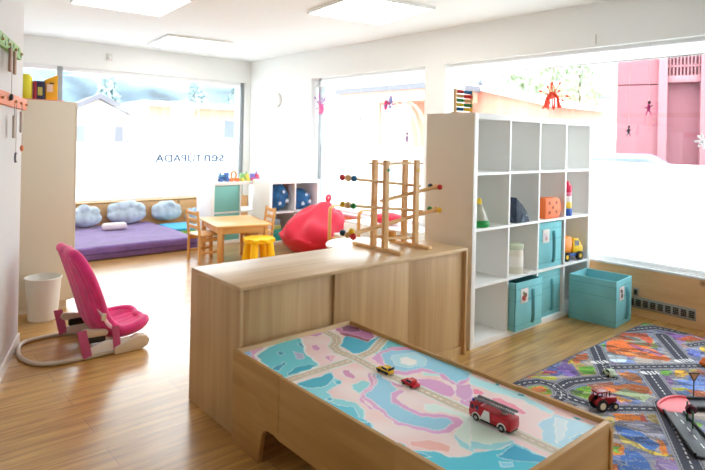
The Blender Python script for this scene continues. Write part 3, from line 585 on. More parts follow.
# rug
PAL = np.array([(226, 120, 52), (196, 92, 60), (96, 128, 200), (130, 98, 170), (150, 176, 84), (216, 184, 84), (150, 150, 164), (168, 158, 150), (200, 186, 170), (120, 132, 170)], float)
def paint_rug(x, y):
    rs = np.random.RandomState(3); cx = rs.uniform(2.0, 4.35, 260); cy = rs.uniform(0.3, 1.75, 260); cc = rs.randint(0, len(PAL), 260)
    best = np.full(x.shape, 1e9); who = np.zeros(x.shape, int); second = np.full(x.shape, 1e9)
    for i in range(260):
        u = (x-cx[i])*0.85+(y-cy[i])*0.5; v = -(x-cx[i])*0.5+(y-cy[i])*0.85
        d = np.hypot(u*0.75, v*1.25); k = d < best
        second = np.where(k, best, np.minimum(second, d)); best = np.where(k, d, best); who = np.where(k, i, who)
    col = PAL[cc[who]]*0.72+np.array((150, 140, 146))*0.28
    col[(second-best) < 0.006] = (150, 150, 160)
    wx = x+0.006*wob(x, y, 70); wy = y+0.006*wob(x, y, 60, 2)
    for c, poly in RUG_PATCHES:
        k = pip(wx, wy, poly)
        col[k] = c
    # printed hatching: thin light and dark lines, sparse bright flecks
    n1 = 260; sx_, sy_ = rs.uniform(2.0, 4.35, 900), rs.uniform(0.3, 1.75, 900); tone = rs.uniform(0.66, 1.2, 900)
    b2 = np.full(x.shape, 1e9); s2 = np.full(x.shape, 1e9); w2_ = np.zeros(x.shape, int)
    for i in range(900):
        d = ((x-sx_[i])*0.8+(y-sy_[i])*0.6)**2*3.2+(-(x-sx_[i])*0.6+(y-sy_[i])*0.8)**2*0.5; k = d < b2
        s2 = np.where(k, b2, np.minimum(s2, d)); b2 = np.where(k, d, b2); w2_ = np.where(k, i, w2_)
    col = col*tone[w2_][..., None]; ed_ = (np.sqrt(s2)-np.sqrt(b2)) < 0.004; lt_ = ed_ & (w2_ % 3 == 0); dk_ = ed_ & (w2_ % 3 != 0); col[lt_] = col[lt_]*0.5+np.array((222, 212, 190))*0.5; col[dk_] = col[dk_]*0.5+np.array((70, 62, 84))*0.5
    col = col*0.95+np.array((110, 104, 116))*0.07
    f1 = (np.abs(np.sin((x+0.4*y)*2*PI/0.11+2.2*wob(x, y, 14, 5))) < 0.07); f2 = (np.abs(np.sin((y-0.5*x)*2*PI/0.13+2.2*wob(x, y, 16, 8))) < 0.06)
    col[f1] = col[f1]*0.5+np.array((232, 214, 180))*0.5; col[f2] = col[f2]*0.55+np.array((90, 84, 110))*0.45
    ds = []
    for i, path in enumerate(RUG_ROADS):
        w_ = RUG_W[i]; d, s = seg_dist(x, y, path); ds.append((d, s, w_))
    for d, s, w_ in ds: col[d < w_+0.010] = (146, 146, 154)
    for d, s, w_ in ds: col[d < w_] = (72, 73, 86)
    for d, s, w_ in ds:
        col[(np.abs(d-(w_-0.006)) < 0.0022)] = (170, 170, 178)
        col[(d < 0.003) & (np.mod(s, 0.036) < 0.02)] = (226, 226, 228)
    for a_, b_ in RUG_ZEBRA:
        d, s = seg_dist(x, y, [a_, b_]); L_ = math.hypot(b_[0]-a_[0], b_[1]-a_[1])
        k = d < 0.022; col[k & (np.mod(s, 0.022) < 0.012)] = (228, 228, 230)
    edge = (y > 1.708) | (x > 4.303); col[edge] = (92, 88, 100)
    return col
rug = print_sheet('road_rug', 2.02, 4.31, 0.30, 1.715, 0.0, 0.007, 0.0048, paint_rug, 0.95, None, bump=0.3)
tag(rug, 'colourful street map play rug on the floor beside the play table', 'rug')

# tall beige cupboard
t = thing('tall_cupboard', 'tall beige cupboard left of the purple mattress', 'cupboard', (0.567, 4.53, 0))
MB().box(0, 0.646, 0, 0.55, 0.06, 1.515, 0.003).build('body', beige, t)
MB().box(0.02, 0.62, 0.03, 0.53, 0.0, 0.06).build('plinth', beige, t)
for k in range(2):
    d = MB().box(0.646, 0.664, 0.005+k*0.272, 0.270+k*0.272, 0.065, 1.51, 0.002).build('door', beige, t)
    MB().cyl((0.664, 0.24+k*0.07, 0.8), (0.688, 0.24+k*0.07, 0.8), 0.012).build('knob', white_metal, d)

# mattress
purple = mat('purple_fabric', (112, 82, 146), 0.85, bump=0.4, bscale=30, var=0.12, vscale=8, sheen=0.3)
t = thing('floor_mattress', 'thick purple floor mattress under the back window', 'mattress', (0, 0, 0))
mm = MB().box(1.0, 2.95, 6.03, 7.50, 0.0, 0.15, 0.03, seg=3)
bmesh.ops.subdivide_edges(mm.bm, edges=[e for e in mm.bm.edges if e.calc_length() > 0.3], cuts=24, use_grid_fill=True)
for v in mm.bm.verts:
    if v.co.z > 0.03:
        p = v.co*3.0; v.co.z += 0.010*noise.noise(p)-0.004; v.co.y += 0.012*noise.noise(p+Vector((9, 0, 0)))
mm.build('cover', purple, t)
MB().tube([(1.03, 6.025, 0.075), (2.0, 6.022, 0.072), (2.92, 6.025, 0.075)], 0.004, 6).build('seam', mat('dark_purple', (82, 60, 112), 0.9), t)
# cloud cushions
cloudm = mat('cloud_fabric', (190, 206, 220), 0.9, var=0.16, vscale=9, bump=0.3, bscale=60)
def cloud_cushion(label, x, y, w_, h, blobs, seed, m_=cloudm, z0=0.15):
    rnd = random.Random(seed); mb = MB()
    mb.ell((0, 0, h*0.34), (w_*0.46, 0.10, h*0.33))
    for i in range(blobs):
        u = (i+0.5)/blobs*2-1; hh = h*(0.62+0.22*(1-u*u)+0.08*rnd.random())
        mb.ell((u*w_*0.36, 0.015*rnd.uniform(-1, 1), hh-h*0.2), (w_*0.17, 0.085, h*0.24))
    for v in mb.bm.verts: v.co += Vector((noise.noise(v.co*14), noise.noise(v.co*14+Vector((5, 0, 0))), noise.noise(v.co*14+Vector((0, 7, 0)))))*0.012
    o = mb.build('cloud_cushion', m_, None, (x, y, z0)); o.rotation_euler.x = R(-14)
    mods(o, ('REMESH', dict(mode='VOXEL', voxel_size=0.014, use_smooth_shade=True)), ('SMOOTH', dict(factor=0.6, iterations=4)))
    tag(o, label, 'cushion', 'cloud cushions along the pine board')
cloud_cushion('pale blue cloud cushion at the left end beside the cupboard', 2.10, 7.34, 0.46, 0.30, 3, 1)
cloud_cushion('largest pale blue cloud cushion, in the middle of the row', 2.62, 7.36, 0.54, 0.33, 4, 2)
cloud_cushion('pale blue cloud cushion above the mattress right end', 3.145, 7.36, 0.46, 0.30, 4, 3)
cloud_cushion('small plain blue cushion at the right end of the cloud row', 3.50, 7.36, 0.2, 0.24, 2, 4, mat('dusty_blue_fabric', (160, 188, 212), 0.9, bump=0.3, bscale=60), z0=0.10)
o = MB().box(-0.14, 0.14, -0.05, 0.05, 0, 0.085, 0.035, seg=3).build('cuddle_pillow', mat('white_pink_cloth', (236, 226, 230), 0.9), None, (2.33, 6.98, 0.15), R(-6))
tag(o, 'small white pillow lying in front of the cloud cushions', 'pillow')
t = thing('play_mat', 'blue and green folded play mat at the mattress right end', 'mat', (3.17, 6.98, 0))
for k, (c, nm) in enumerate([((120, 190, 90), 'green'), ((70, 160, 205), 'blue'), ((150, 205, 70), 'lime'), ((60, 165, 210), 'blue')]):
    MB().box(-0.2, 0.18, -0.28+0.004*k, 0.24, 0.035*k, 0.035*k+0.034, 0.008).build('mat_panel', mat(nm+'_foam_%d' % k, c, 0.7), t, label=nm+' mat panel')

# ---------------------------------------------------------------- bouncer
pink = mat('pink_fabric', (230, 52, 134), 0.85, bump=0.35, bscale=120, var=0.08, vscale=14, sheen=0.3)
cream = mat('cream_plastic', (224, 212, 192), 0.4); strap_m = mat('mauve_strap', (196, 90, 140), 0.8); black = mat('black_plastic', (28, 28, 30), 0.45)
t = thing('baby_bouncer', 'pink baby bouncer with a cream rocker frame by the left wall', 'baby seat', (1.0, 3.66, 0))
cl = smooth_path([(-0.045, 0, .575), (-0.03, 0, .52), (.005, 0, .41), (.043, 0, .285), (.075, 0, .175), (.125, 0, .105), (.20, 0, .075), (.28, 0, .08), (.345, 0, .095), (.38, 0, .11)], 4)
hw_k = [.14, .178, .193, .195, .20, .20, .205, .20, .175, .12]; rm_k = [.0, .02, .035, .04, .045, .05, .035, .03, .025, .015]
bm = bmesh.new(); rows = []; n = len(cl)
for i, p in enumerate(cl):
    s = i/(n-1)*9; k = min(int(s), 8); f = s-k
    hw = hw_k[k]*(1-f)+hw_k[k+1]*f; rm = rm_k[k]*(1-f)+rm_k[k+1]*f
    d = (cl[min(i+1, n-1)]-cl[max(i-1, 0)]).normalized(); nr = Vector((-d.z, 0, d.x))
    if nr.z < 0 and nr.x < 0: nr = -nr
    row = []
    for j in range(-6, 7):
        u = j/6
        quilt = 0.004*math.cos(j*PI)*(abs(u) < 0.8)
        row.append(bm.verts.new(p+Vector((0, u*hw, 0))+nr*(rm*abs(u)**2.6+quilt)))
    rows.append(row)
rim_pts = [r_[0].co.copy() for r_ in rows[::3]]+[rows[-1][k_].co.copy() for k_ in (3, 6, 9)]+[r_[12].co.copy() for r_ in rows[::-3]]+[rows[0][k_].co.copy() for k_ in (9, 6, 3)]
for a_, b_ in zip(rows, rows[1:]):
    for j in range(12): bm.faces.new((a_[j], a_[j+1], b_[j+1], b_[j]))
bmesh.ops.recalc_face_normals(bm, faces=bm.faces)
for f in bm.faces: f.smooth = True
me = bpy.data.meshes.new('seat_cushion'); bm.to_mesh(me); bm.free(); me.materials.append(pink)
o = bpy.data.objects.new('seat_cushion', me); C.objects.link(o); o.parent = t
mods(o, ('SOLIDIFY', dict(thickness=0.06, offset=0)), ('SUBSURF', dict(levels=2, render_levels=2)))
MB().tube(smooth_path([p_+Vector((0, 0, .008)) for p_ in rim_pts], 4, closed=True), .03, 12, closed=True).build('padded_rim', pink, t)
loop = smooth_path([(.17, -.24, .013), (.0, -.242, .013), (-.16, -.225, .013), (-.245, -.16, .013), (-.285, -.03, .013), (-.272, .12, .013), (-.225, .23, .013), (-.12, .262, .013), (.0, .262, .013), (.17, .24, .013)], 6)
MB().tube(loop, 0.0125, 10).build('rocker_tube', mat('champagne_tube', (206, 196, 182), 0.35, metal=0.2), t)
for s in (-1, 1):
    y = s*0.24
    MB().prism([(.15, .0), (.30, .0), (.345, .018), (.355, .05), (.335, .08), (.29, .088), (.22, .062), (.15, .04)], y-0.03, y+0.03, 'Y', bev=0.008).build('front_foot', cream, t)
    MB().prism([(.02, .012), (.18, .012), (.18, .048), (.25, .068), (.24, .085), (.10, .085), (.02, .06)], y-0.006, y+0.006, 'Y', bev=0.003).build('side_panel', white_gloss, t)
    MB().prism(arc(.0, .138, .024, 90, 270, 8)+arc(.11, .125, .018, -90, 90, 8), y*0.86-0.014, y*0.86+0.014, 'Y', bev=0.006).build('recline_lever', cream, t)
    MB().box(.02, .115, y*0.84-0.016, y*0.84+0.016, .075, .118, 0.008).build('hinge', black, t)
    for x0, x1, z0, z1, w_, nm in ((-.055, -.02, .17, .012, .05, 'strap'), (.135, .15, .165, .01, .04, 'strap')):
        MB().prism([(x0, z0), (x0+w_, z0), (x1+w_, z1), (x1, z1)], s*.252-.002, s*.252+.002, 'Y').build(nm, strap_m, t)
MB().tube([(.19, -.25, .04), (.19, .25, .04)], 0.009, 8).build('cross_bar', cream, t)
h_ = MB().tube(smooth_path([(.075, -.205, .27), (.092, -.238, .225), (.125, -.238, .17), (.17, -.20, .145), (.22, -.10, .11), (.24, 0, .10)], 5), 0.02, 8, flat=(.003, .013)).build('harness', mat('harness_strap', (232, 190, 206), 0.7), t)
MB().box(.08, .105, -.25, -.232, .205, .245, 0.004).build('buckle', cream, h_)

# waste bin
t = thing('waste_bin', 'white conical waste bin in front of the beige cupboard', 'bin', (0.985, 4.36, 0))
MB().lathe([(0, 0.003), (.088, 0.0), (.092, .004), (.112, .275), (.118, .277), (.119, .29), (.113, .292), (.109, .28), (.089, .012), (0, .012)]).build('bin_body', mat('bin_plastic', (232, 230, 224), 0.45), t)

# ---------------------------------------------------------------- coat rails on the left wall
def wallp(s, off=0.0):     # point on the wall at distance s back from its end
    p = a_w+dr_w*s-nrm_w*off
    return p
a_w, dr_w, nrm_w = Vector((0.757, 3.95)), Vector((-0.275, -0.816)).normalized(), None
nrm_w = Vector((-dr_w.y, dr_w.x)); nrm_w = nrm_w if nrm_w.x < 0 else -nrm_w
wall_rot = math.atan2(-dr_w.y, -dr_w.x)      # local x towards the wall's end, local -y into the room
def rail(label, s_end, z0, z1, m_, m2, tip):
    p = wallp(s_end, 0.0)
    t = thing('coat_rail', label, 'coat rail', (p.x, p.y, z0), wall_rot, 'painted coat rails on the left wall')
    h = z1-z0
    pl = [(-1.2, 0), (-0.03, 0)]+[(0.0+0.0, h*0.3)]+[(0, h*0.55), (-0.07, h)] if tip else [(-1.2, 0), (0, 0), (0, h)]
    pl = pl+[(-1.2, h)]
    MB().prism(pl, -0.022, 0, 'Y', bev=0.003).build('board', m_, t)
    for k in range(6):
        x = -0.06-k*0.19
        MB().cyl((x, -0.022, h*0.45), (x, -0.034, h*0.47), 0.006, 0.008, 10).build('peg', m2, t)
    if tip:
        for k in range(9): MB().cyl((-0.05-k*0.08, -0.0215, h*(0.35+0.35*(k % 2))), (-0.05-k*0.08, -0.0235, h*(0.35+0.35*(k % 2))), 0.011, seg=12).build('dot', black, t)
    return t
rail('green coat rail with black dots high on the left wall', 0.20, 1.695, 1.762, mat('leaf_green', (128, 178, 96), 0.5), mat('peg_wood', (196, 152, 100), 0.5), True)
rail('orange coat rail lower on the left wall', -0.02, 1.418, 1.484, mat('coral_orange', (226, 128, 84), 0.5), mat('peg_wood', (196, 152, 100), 0.5), False)
def pendant(label, s, ztop, l, kind, col):
    p = wallp(s, 0.034)
    t = thing('hanging_pendant', label, 'pendant', (p.x, p.y, ztop), wall_rot, 'small pendants hanging from the coat rails')
    MB().cyl((0, 0, 0.0), (0, 0, -l), 0.0012, seg=6).build('string', mat('string', (150, 140, 128), 0.8), t)
    mm_ = mat('pendant_'+str(col), col, 0.5)
    if kind == 'tag':
        MB().box(-0.024, 0.024, -0.006, 0.006, -l, -l+0.12, 0.004).build('name_tag', mm_, t)
    elif kind == 'ring':
        MB().tube([(0.022*math.cos(k*PI/8), 0, -l-0.022+0.022*math.sin(k*PI/8)) for k in range(16)], 0.005, 8, closed=True).build('ring', mm_, t)
    elif kind == 'moon':
        po = arc(0, 0, 0.028, 50, 310, 14)+[(x+0.010, y) for x, y in reversed(arc(0, 0, 0.021, 60, 300, 12))]
        MB().prism([(x, z-l-0.025) for x, z in po], -0.004, 0.004, 'Y').build('moon', mm_, t)
    else:
        MB().ell((0, 0, -l-0.014), (0.016, 0.01, 0.018)).build('bead', mm_, t)
pendant('brown tag pendant hanging from the green rail near the picture edge', 0.665, 1.715, 0.13, 'tag', (150, 116, 92))
pendant('dark bead pendant on a long string below the green rail', 0.61, 1.715, 0.24, 'bead', (50, 48, 60))
pendant('brown tag pendant hanging from the green rail nearer its tip', 0.53, 1.715, 0.13, 'tag', (164, 130, 104))
pendant('dark crescent pendant hanging lowest from the orange rail', 0.44, 1.44, 0.27, 'moon', (62, 66, 88))
pendant('grey tag pendant under the orange rail, left', 0.51, 1.44, 0.19, 'tag', (186, 172, 160))
pendant('grey tag pendant under the orange rail, right', 0.27, 1.44, 0.16, 'tag', (176, 160, 148))
pendant('small orange bead pendant under the orange rail', 0.235, 1.44, 0.235, 'bead', (220, 120, 70))

# packets on the tall cupboard
o = MB().box(0.80, 1.16, 4.62, 4.80, 0, 0.012, 0.004).build('tray', mat('pinkish_tray', (214, 140, 120), 0.6), None, (0, 0, 1.515)); tag(o, 'flat salmon tray on top of the beige cupboard', 'tray')
t = thing('storage_tin', 'tall yellow tin on top of the beige cupboard', 'tin', (0.915, 4.69, 1.527))
MB().lathe([(0, 0), (.044, 0), (.046, .003), (.046, .155), (.040, .165), (0, .165)]).build('tin_body', mat('acid_yellow', (214, 206, 40), 0.45), t)
MB().lathe([(0, .16), (.034, .16), (.034, .178), (.012, .184), (0, .184)]).build('lid', mat('acid_yellow_lid', (220, 214, 70), 0.4), t)
t = thing('carton', 'dark blue and red carton between the yellow tin and orange bag', 'box', (1.003, 4.69, 1.527))
MB().box(-0.036, 0.036, -0.03, 0.03, 0, 0.135, 0.002).build('carton_body', mat('carton_navy', (40, 36, 72), 0.5), t)
MB().box(-0.0365, -0.02, -0.031, 0.03, 0.0, 0.13, 0.001).build('red_stripe', mat('carton_red', (170, 40, 60), 0.5), t, label='red side stripe')
MB().box(-0.012, 0.018, -0.032, -0.03, 0.03, 0.09, 0.0005).build('print_panel', mat('carton_yellow', (190, 180, 90), 0.5), t)
t = thing('paper_bag', 'orange paper bag with a pale front patch on the beige cupboard', 'bag', (1.085, 4.69, 1.527))
bgm = MB().box(-0.040, 0.040, -0.03, 0.03, 0, 0.17, 0.006)
for v in bgm.bm.verts:
    if v.co.z > 0.1: v.co.y *= 0.35; v.co.x *= 1.12; v.co.z += 0.02*v.co.x/0.04
bgm.build('bag_body', mat('bag_orange', (246, 176, 24), 0.5, var=0.1), t)
MB().box(-0.036, 0.005, -0.0325, -0.0305, 0.06, 0.115, 0.0005).build('front_patch', mat('bag_patch', (232, 200, 180), 0.5), t)
MB().box(-0.02, 0.012, -0.0335, -0.0325, 0.118, 0.128).build('print_line', mat('bag_print', (70, 56, 40), 0.5), t)

# ---------------------------------------------------------------- marble run on the counter
beech = wood('beech', (234, 196, 146), (218, 172, 118), axis='Z', fine=20, stretch=0.1, rough=0.42)
beech_x = wood('beech_level', (234, 196, 146), (218, 172, 118), axis='X', fine=20, stretch=0.1, rough=0.42)
t = thing('marble_run', 'wooden marble run with coloured knobs on the counter', 'toy', (2.43, 2.40, CH))
def L3(x, y, z): return (x*.9717-2.43, y-2.47, 1.278-(1.278-z)*.9717-CH)
for x, y0, y1 in ((2.302, 2.215, 2.62), (2.558, 2.23, 2.56)):
    MB().box(x-0.016-2.43, x+0.016-2.43, y0-2.40, y1-2.40, 0, 0.02, 0.003).build('foot', beech_x, t)
    for y in (2.352, 2.448):
        MB().box(x-0.0175-2.43, x+0.0175-2.43, y-0.012-2.40, y+0.012-2.40, 0.0205, 0.525, 0.002).build('post', beech, t)
for y in (2.352, 2.448):
    MB().box(2.255-2.43, 2.612-2.43, y-0.006-2.40, y+0.006-2.40, 0.497, 0.508, 0.002).build('top_bar', beech_x, t)
for y in (2.43, 2.51): MB().cyl(L3(2.36, y, 0.70), L3(2.65, y, 0.675), 0.008, seg=10).build('tie_bar', beech_x, t)
kc = {'r': (206, 40, 48), 'b': (40, 110, 160), 'y': (238, 196, 40), 'g': (40, 140, 66), 'n': (34, 60, 78), 'w': None}
def knob(x, y, z, c, r=0.0165):
    MB().ell(L3(x, y, z), r, 14, 10).build('knob', beech if kc[c] is None else mat('knob_'+c, kc[c], 0.3), t)
for (p, q, cols) in [((2.115, 1.060), (2.71, .995), 'rwb'), ((2.872, .982), (2.385, .916), 'rwb'), ((2.118, .905), (2.73, .836), 'gwy'), ((2.872, .832), (2.125, .735), 'ywg')]:
    tr = MB()
    for y in (2.456, 2.484): tr.tube([L3(p[0], y, p[1]), L3(q[0], y, q[1])], 0.008, 8)
    for s in (0.03, 0.5, 0.97): 
        x = p[0]+(q[0]-p[0])*s; z = p[1]+(q[1]-p[1])*s-0.007
        tr.cyl(L3(x, 2.45, z), L3(x, 2.49, z), 0.004, seg=8)
    tr.build('track', beech_x, t)
    y = 2.47
    if cols == 'rwb' and p[0] < 2.5: ks = [(-.05, 'b'), (0, 'w'), (.05, 'r')]
    elif cols == 'rwb': ks = [(-.035, 'r'), (0, 'w'), (.045, 'n')]
    elif cols == 'gwy': ks = [(-.045, 'g'), (0, 'w'), (.045, 'y')]
    else: ks = [(-.035, 'y'), (0, 'w'), (.045, 'g')]
    for dy, c in ks: knob(p[0], y+dy, p[1]+0.002, c, 0.020 if c == 'w' else 0.0175)
for dy, dz, c in ((-.045, -.004, 'r'), (0, 0, 'w'), (.045, 0.006, 'n'), (-.03, .024, 'y')): knob(2.122, 2.47+dy, .737+dz, c, 0.0185)
MB().lathe([(.016, 0), (.03, 0.0), (.03, .055), (.024, .055), (.022, .006), (0, .006)], L3(2.50, 2.50, 0.665), 18).build('marble_cup', mat('honey_wood', (214, 150, 60), 0.45), t)
for x, z, c in ((2.375, 1.105, 'g'), (2.635, 1.10, 'y')): MB().cyl(L3(x, 2.4105, z), L3(x, 2.406, z), 0.010, seg=14).build('dot', mat('knob_'+c, kc[c], 0.3), t)

# ---------------------------------------------------------------- play table toys
rub = mat('toy_rubber', (30, 30, 32), 0.7); chrome = mat('toy_silver', (176, 178, 180), 0.3, metal=0.4)
tred = mat('fire_red', (186, 22, 34), 0.28); twhite = mat('toy_white', (238, 236, 232), 0.35); tglass = mat('toy_glass', (40, 44, 56), 0.12)
# fire engine, local +x = front
t = thing('fire_engine', 'red toy fire engine with grey ladder on the play table', 'toy car', (1.566, 1.082, TZ+.001), R(91)); t.scale = (.8, .8, .8)
Lh, Wh = 0.098, 0.031
MB().prism([(-Lh, .014), (Lh, .014), (Lh+.002, .03), (Lh-.003, .064), (Lh-.008, .070), (.045, .070), (.043, .062), (-Lh, .058), (-Lh-.002, .03)], -Wh, Wh, 'Y', bev=0.003).build('body', tred, t)
MB().box(-Lh+.002, Lh-.004, -Wh+.004, Wh-.004, .006, .016, .001).build('chassis', black, t)
for s in (-1, 1):
    y = s*(Wh+0.0004)
    MB().box(.052, .068, min(y, y-s*.002), max(y, y-s*.002), .044, .062, 0.0006).build('side_window', tglass, t)
    MB().box(.074, .090, min(y, y-s*.002), max(y, y-s*.002), .044, .062, 0.0006).build('side_window', tglass, t)
    MB().prism([(-.004, .016), (.044, .016), (.024, .057), (.0, .057)], min(y, y-s*.002), max(y, y-s*.002), 'Y').build('white_door', twhite, t)
    MB().box(-.086, -.012, min(y, y-s*.002), max(y, y-s*.002), .030, .052, 0.0006).build('locker_shutter', mat('shutter_red', (206, 36, 50), 0.3), t)
    for wx in (.062, -.058):
        MB().prism([(wx+x, .014+z) for x, z in arc(0, 0, .021, 0, 180, 10)+list(reversed(arc(0, 0, .0165, 0, 180, 10)))], y-s*.002 if s > 0 else y-.0025, y+.0025 if s > 0 else y+.002, 'Y').build('fender', twhite, t)
        wl = MB().cyl((wx, s*(Wh-.010), .0145), (wx, s*(Wh+.003), .0145), .0145, seg=20).build('wheel', rub, t)
        MB().cyl((wx, s*(Wh+.002), .0145), (wx, s*(Wh+.0038), .0145), .007, seg=14).build('hub_cap', chrome, wl)
MB().box(Lh-.0035, Lh+.0005, -.026, .026, .044, .064, .001).build('windscreen', tglass, t)
MB().box(Lh-.001, Lh+.003, -.028, .028, .012, .020, .001).build('bumper', twhite, t)
m = MB()
for y in (-.011, .011, .017, -.017): m.box(-.10, .083, y-.0018, y+.0018, .078, .0845)
for k in range(17): m.box(-.095+k*.0108, -.092+k*.0108, -.017, .017, .079, .082)
m.build('ladder', mat('ladder_grey', (120, 124, 128), 0.4, metal=0.3), t)
MB().cyl((-.05, 0, .056), (-.05, 0, .08), .012, seg=14).build('turntable', chrome, t)
MB().box(.055, .062, -.014, .014, .069, .08).build('ladder_rest', chrome, t)
MB().cyl((.086, .018, .068), (.086, .018, .078), .005, seg=12).build('beacon', mat('beacon_blue', (40, 60, 170), 0.2), t)
MB().cyl((.086, -.018, .068), (.086, -.018, .078), .005, seg=12).build('beacon', mat('beacon_blue', (40, 60, 170), 0.2), t)
def toy_car(label, x, y, z, rot, L_, W_, H_, col, roof=None, roofm=None):
    t = thing('toy_car', label, 'toy car', (x, y, z), rot)
    l, w_ = L_/2, W_/2
    MB().prism([(-l, .2*H_), (l, .2*H_), (l, .48*H_), (.45*l, .60*H_), (-.85*l, .62*H_), (-l, .5*H_)], -w_, w_, 'Y', bev=.0016).build('body', mat('toy_%d_%d_%d' % col, col, 0.25), t)
    MB().prism([(.42*l, .58*H_), (.12*l, H_), (-.55*l, H_), (-.85*l, .60*H_)], -w_*.82, w_*.82, 'Y', bev=.0012).build('cabin', roofm or mat('toy_%d_%d_%d' % col, col, 0.25), t)
    for s in (-1, 1):
        yy = s*w_*.825
        MB().prism([(.30*l, .62*H_), (.10*l, .93*H_), (-.5*l, .93*H_), (-.68*l, .62*H_)], yy-.0006, yy+.0006, 'Y').build('side_window', tglass, t)
        for wx in (.58*l, -.58*l): MB().cyl((wx, s*(w_-.004), .21*H_), (wx, s*(w_+.0012), .21*H_), .21*H_, seg=14).build('wheel', rub, t)
    MB().prism([(.36*l, .61*H_), (.15*l, .94*H_), (.17*l, .94*H_), (.42*l, .61*H_)], -w_*.7, w_*.7, 'Y').build('windscreen', tglass, t)
    return t
tc = toy_car('yellow toy car with black sides on the printed road', 1.578, 1.595, TZ, R(90), .092, .040, .034, (232, 182, 24)); tc.scale = (.78, .78, .78)
for s in (-1, 1): MB().box(-.042, .042, s*.0205-.0012, s*.0205+.0012, .006, .016, .0008).build('side_stripe', black, tc)
MB().box(-.046, -.040, -.020, .020, .024, .036, .001).build('spoiler', black, tc)
toy_car('red toy car behind the yellow one on the printed road', 1.570, 1.452, TZ, R(84), .072, .034, .026, (206, 26, 44))

# ---------------------------------------------------------------- rug toys
RZ = 0.007
t = thing('toy_tractor', 'dark red toy tractor on the street map rug', 'toy tractor', (2.742, 1.268, RZ), R(-24)); t.scale = (.68, .68, .68)
tr_ = mat('tractor_red', (150, 18, 34), 0.3)
MB().prism([(-.01, .045), (.092, .045), (.096, .06), (.09, .082), (-.01, .088)], -.019, .019, 'Y', bev=.003).build('bonnet', tr_, t)
MB().box(-.075, .0, -.026, .026, .035, .062, .003).build('rear_body', tr_, t)
MB().box(-.06, .08, -.012, .012, .025, .047, .002).build('chassis', black, t)
for s in (-1, 1):
    MB().prism([(-.048+x, .046+z) for x, z in arc(0, 0, .052, 10, 170, 12)+list(reversed(arc(0, 0, .047, 10, 170, 12)))], min(s*.022, s*.046), max(s*.022, s*.046), 'Y').build('fender', tr_, t)
    wl = MB().cyl((-.048, s*.026, .043), (-.048, s*.047, .043), .043, seg=24).build('rear_wheel', rub, t)
    MB().cyl((-.048, s*.046, .043), (-.048, s*.0485, .043), .024, seg=18).build('wheel_hub', mat('hub_cream', (214, 200, 170), 0.4), wl)
    wl = MB().cyl((.068, s*.022, .025), (.068, s*.038, .025), .025, seg=20).build('front_wheel', rub, t)
    MB().cyl((.068, s*.037, .025), (.068, s*.0395, .025), .013, seg=16).build('wheel_hub', mat('hub_cream', (214, 200, 170), 0.4), wl)
cab = MB()
for x, dx in ((-.072, -.004), (.002, -.006)):
    for s in (-1, 1): cab.tube([(x, s*.025, .06), (x+dx, s*.024, .128)], .0035, 6)
cab.build('cab_frame', tr_, t)
MB().box(-.084, .004, -.030, .030, .126, .136, .003).build('cab_roof', tr_, t)
MB().box(-.055, -.03, -.014, .014, .062, .10, .003).build('seat', black, t)
MB().cyl((.045, .0, .085), (.045, 0, .122), .004, seg=8).build('exhaust', black, t)
MB().tube([(-.005, .014*math.cos(k*PI/6), .095+.014*math.sin(k*PI/6)) for k in range(12)], .002, 6, closed=True).build('steering_wheel', black, t)
toy_car('small pale green toy car behind the tractor on the rug', 3.165, 1.437, RZ, R(58), .075, .042, .036, (190, 206, 178))
toy_car('orange toy car at the right picture edge on the rug', 3.755, 1.13, RZ, R(-30), .09, .05, .05, (226, 104, 30))

# U-shaped plastic road with pink turn
t = thing('toy_road_track', 'black plastic toy road with a pink turn on the rug', 'toy track', (-.008, -.035, RZ))
road_m = mat('track_grey', (58, 62, 70), 0.5); pinkp = mat('track_pink', (232, 100, 112), 0.4)
arm1 = [(2.935, 1.100), (2.615, .862), (2.645, .80), (2.76, .842), (2.985, 1.032)]
arm2 = [(3.165, 1.078), (3.34, .93), (3.24, .86), (3.072, 1.022)]
MB().prism(arm1, 0, .012, 'Z', bev=.002).build('road_arm', road_m, t); MB().prism(arm2, 0, .012, 'Z', bev=.002).build('road_arm', road_m, t)
turn = [(2.925, 1.102), (2.945, 1.128), (2.985, 1.146), (3.04, 1.150), (3.10, 1.143), (3.15, 1.118), (3.172, 1.080), (3.12, 1.052), (3.07, 1.022), (3.03, 1.012), (2.985, 1.032)]
MB().prism(turn, 0.0005, .0135, 'Z', bev=.002).build('turn_plate', pinkp, t, label='pink turning plate')
MB().tube(smooth_path([(x, y, .016) for x, y in turn[:7]], 4), .006, 8).build('turn_rim', pinkp, t)
for pts in ([(2.930, 1.100), (2.615, .862)], [(2.985, 1.03), (2.765, .845)], [(3.165, 1.080), (3.34, .932)], [(3.075, 1.02), (3.24, .862)]):
    MB().tube([(x, y, .017) for x, y in pts], .0065, 8).build('road_kerb', black, t)
MB().tube(smooth_path([(2.985, 1.03, .017), (3.03, 1.008, .017), (3.075, 1.02, .017)], 5), .0065, 8).build('road_kerb', black, t)
for k in range(5):
    c0 = Vector((2.955, 1.06))+Vector((2.68-2.955, .835-1.06))*(k/5); c1 = c0+Vector((2.68-2.955, .835-1.06))*0.10
    d = (c1-c0).normalized(); nn = Vector((-d.y, d.x))*.0022
    MB().prism([tuple(c0+nn), tuple(c1+nn), tuple(c1-nn), tuple(c0-nn)], .0118, .0126).build('lane_dash', twhite, t)
gpost = mat('sign_green', (40, 104, 52), 0.5)
t = thing('toy_sign', 'round dark red toy sign on two green posts beside the toy road', 'toy sign', (2.865, .93, RZ))
MB().cyl((.045, .03, 0), (.045, .03, .10), .004, seg=8).build('post', gpost, t); MB().cyl((-.02, -.015, 0), (-.02, -.015, .085), .004, seg=8).build('post', gpost, t)
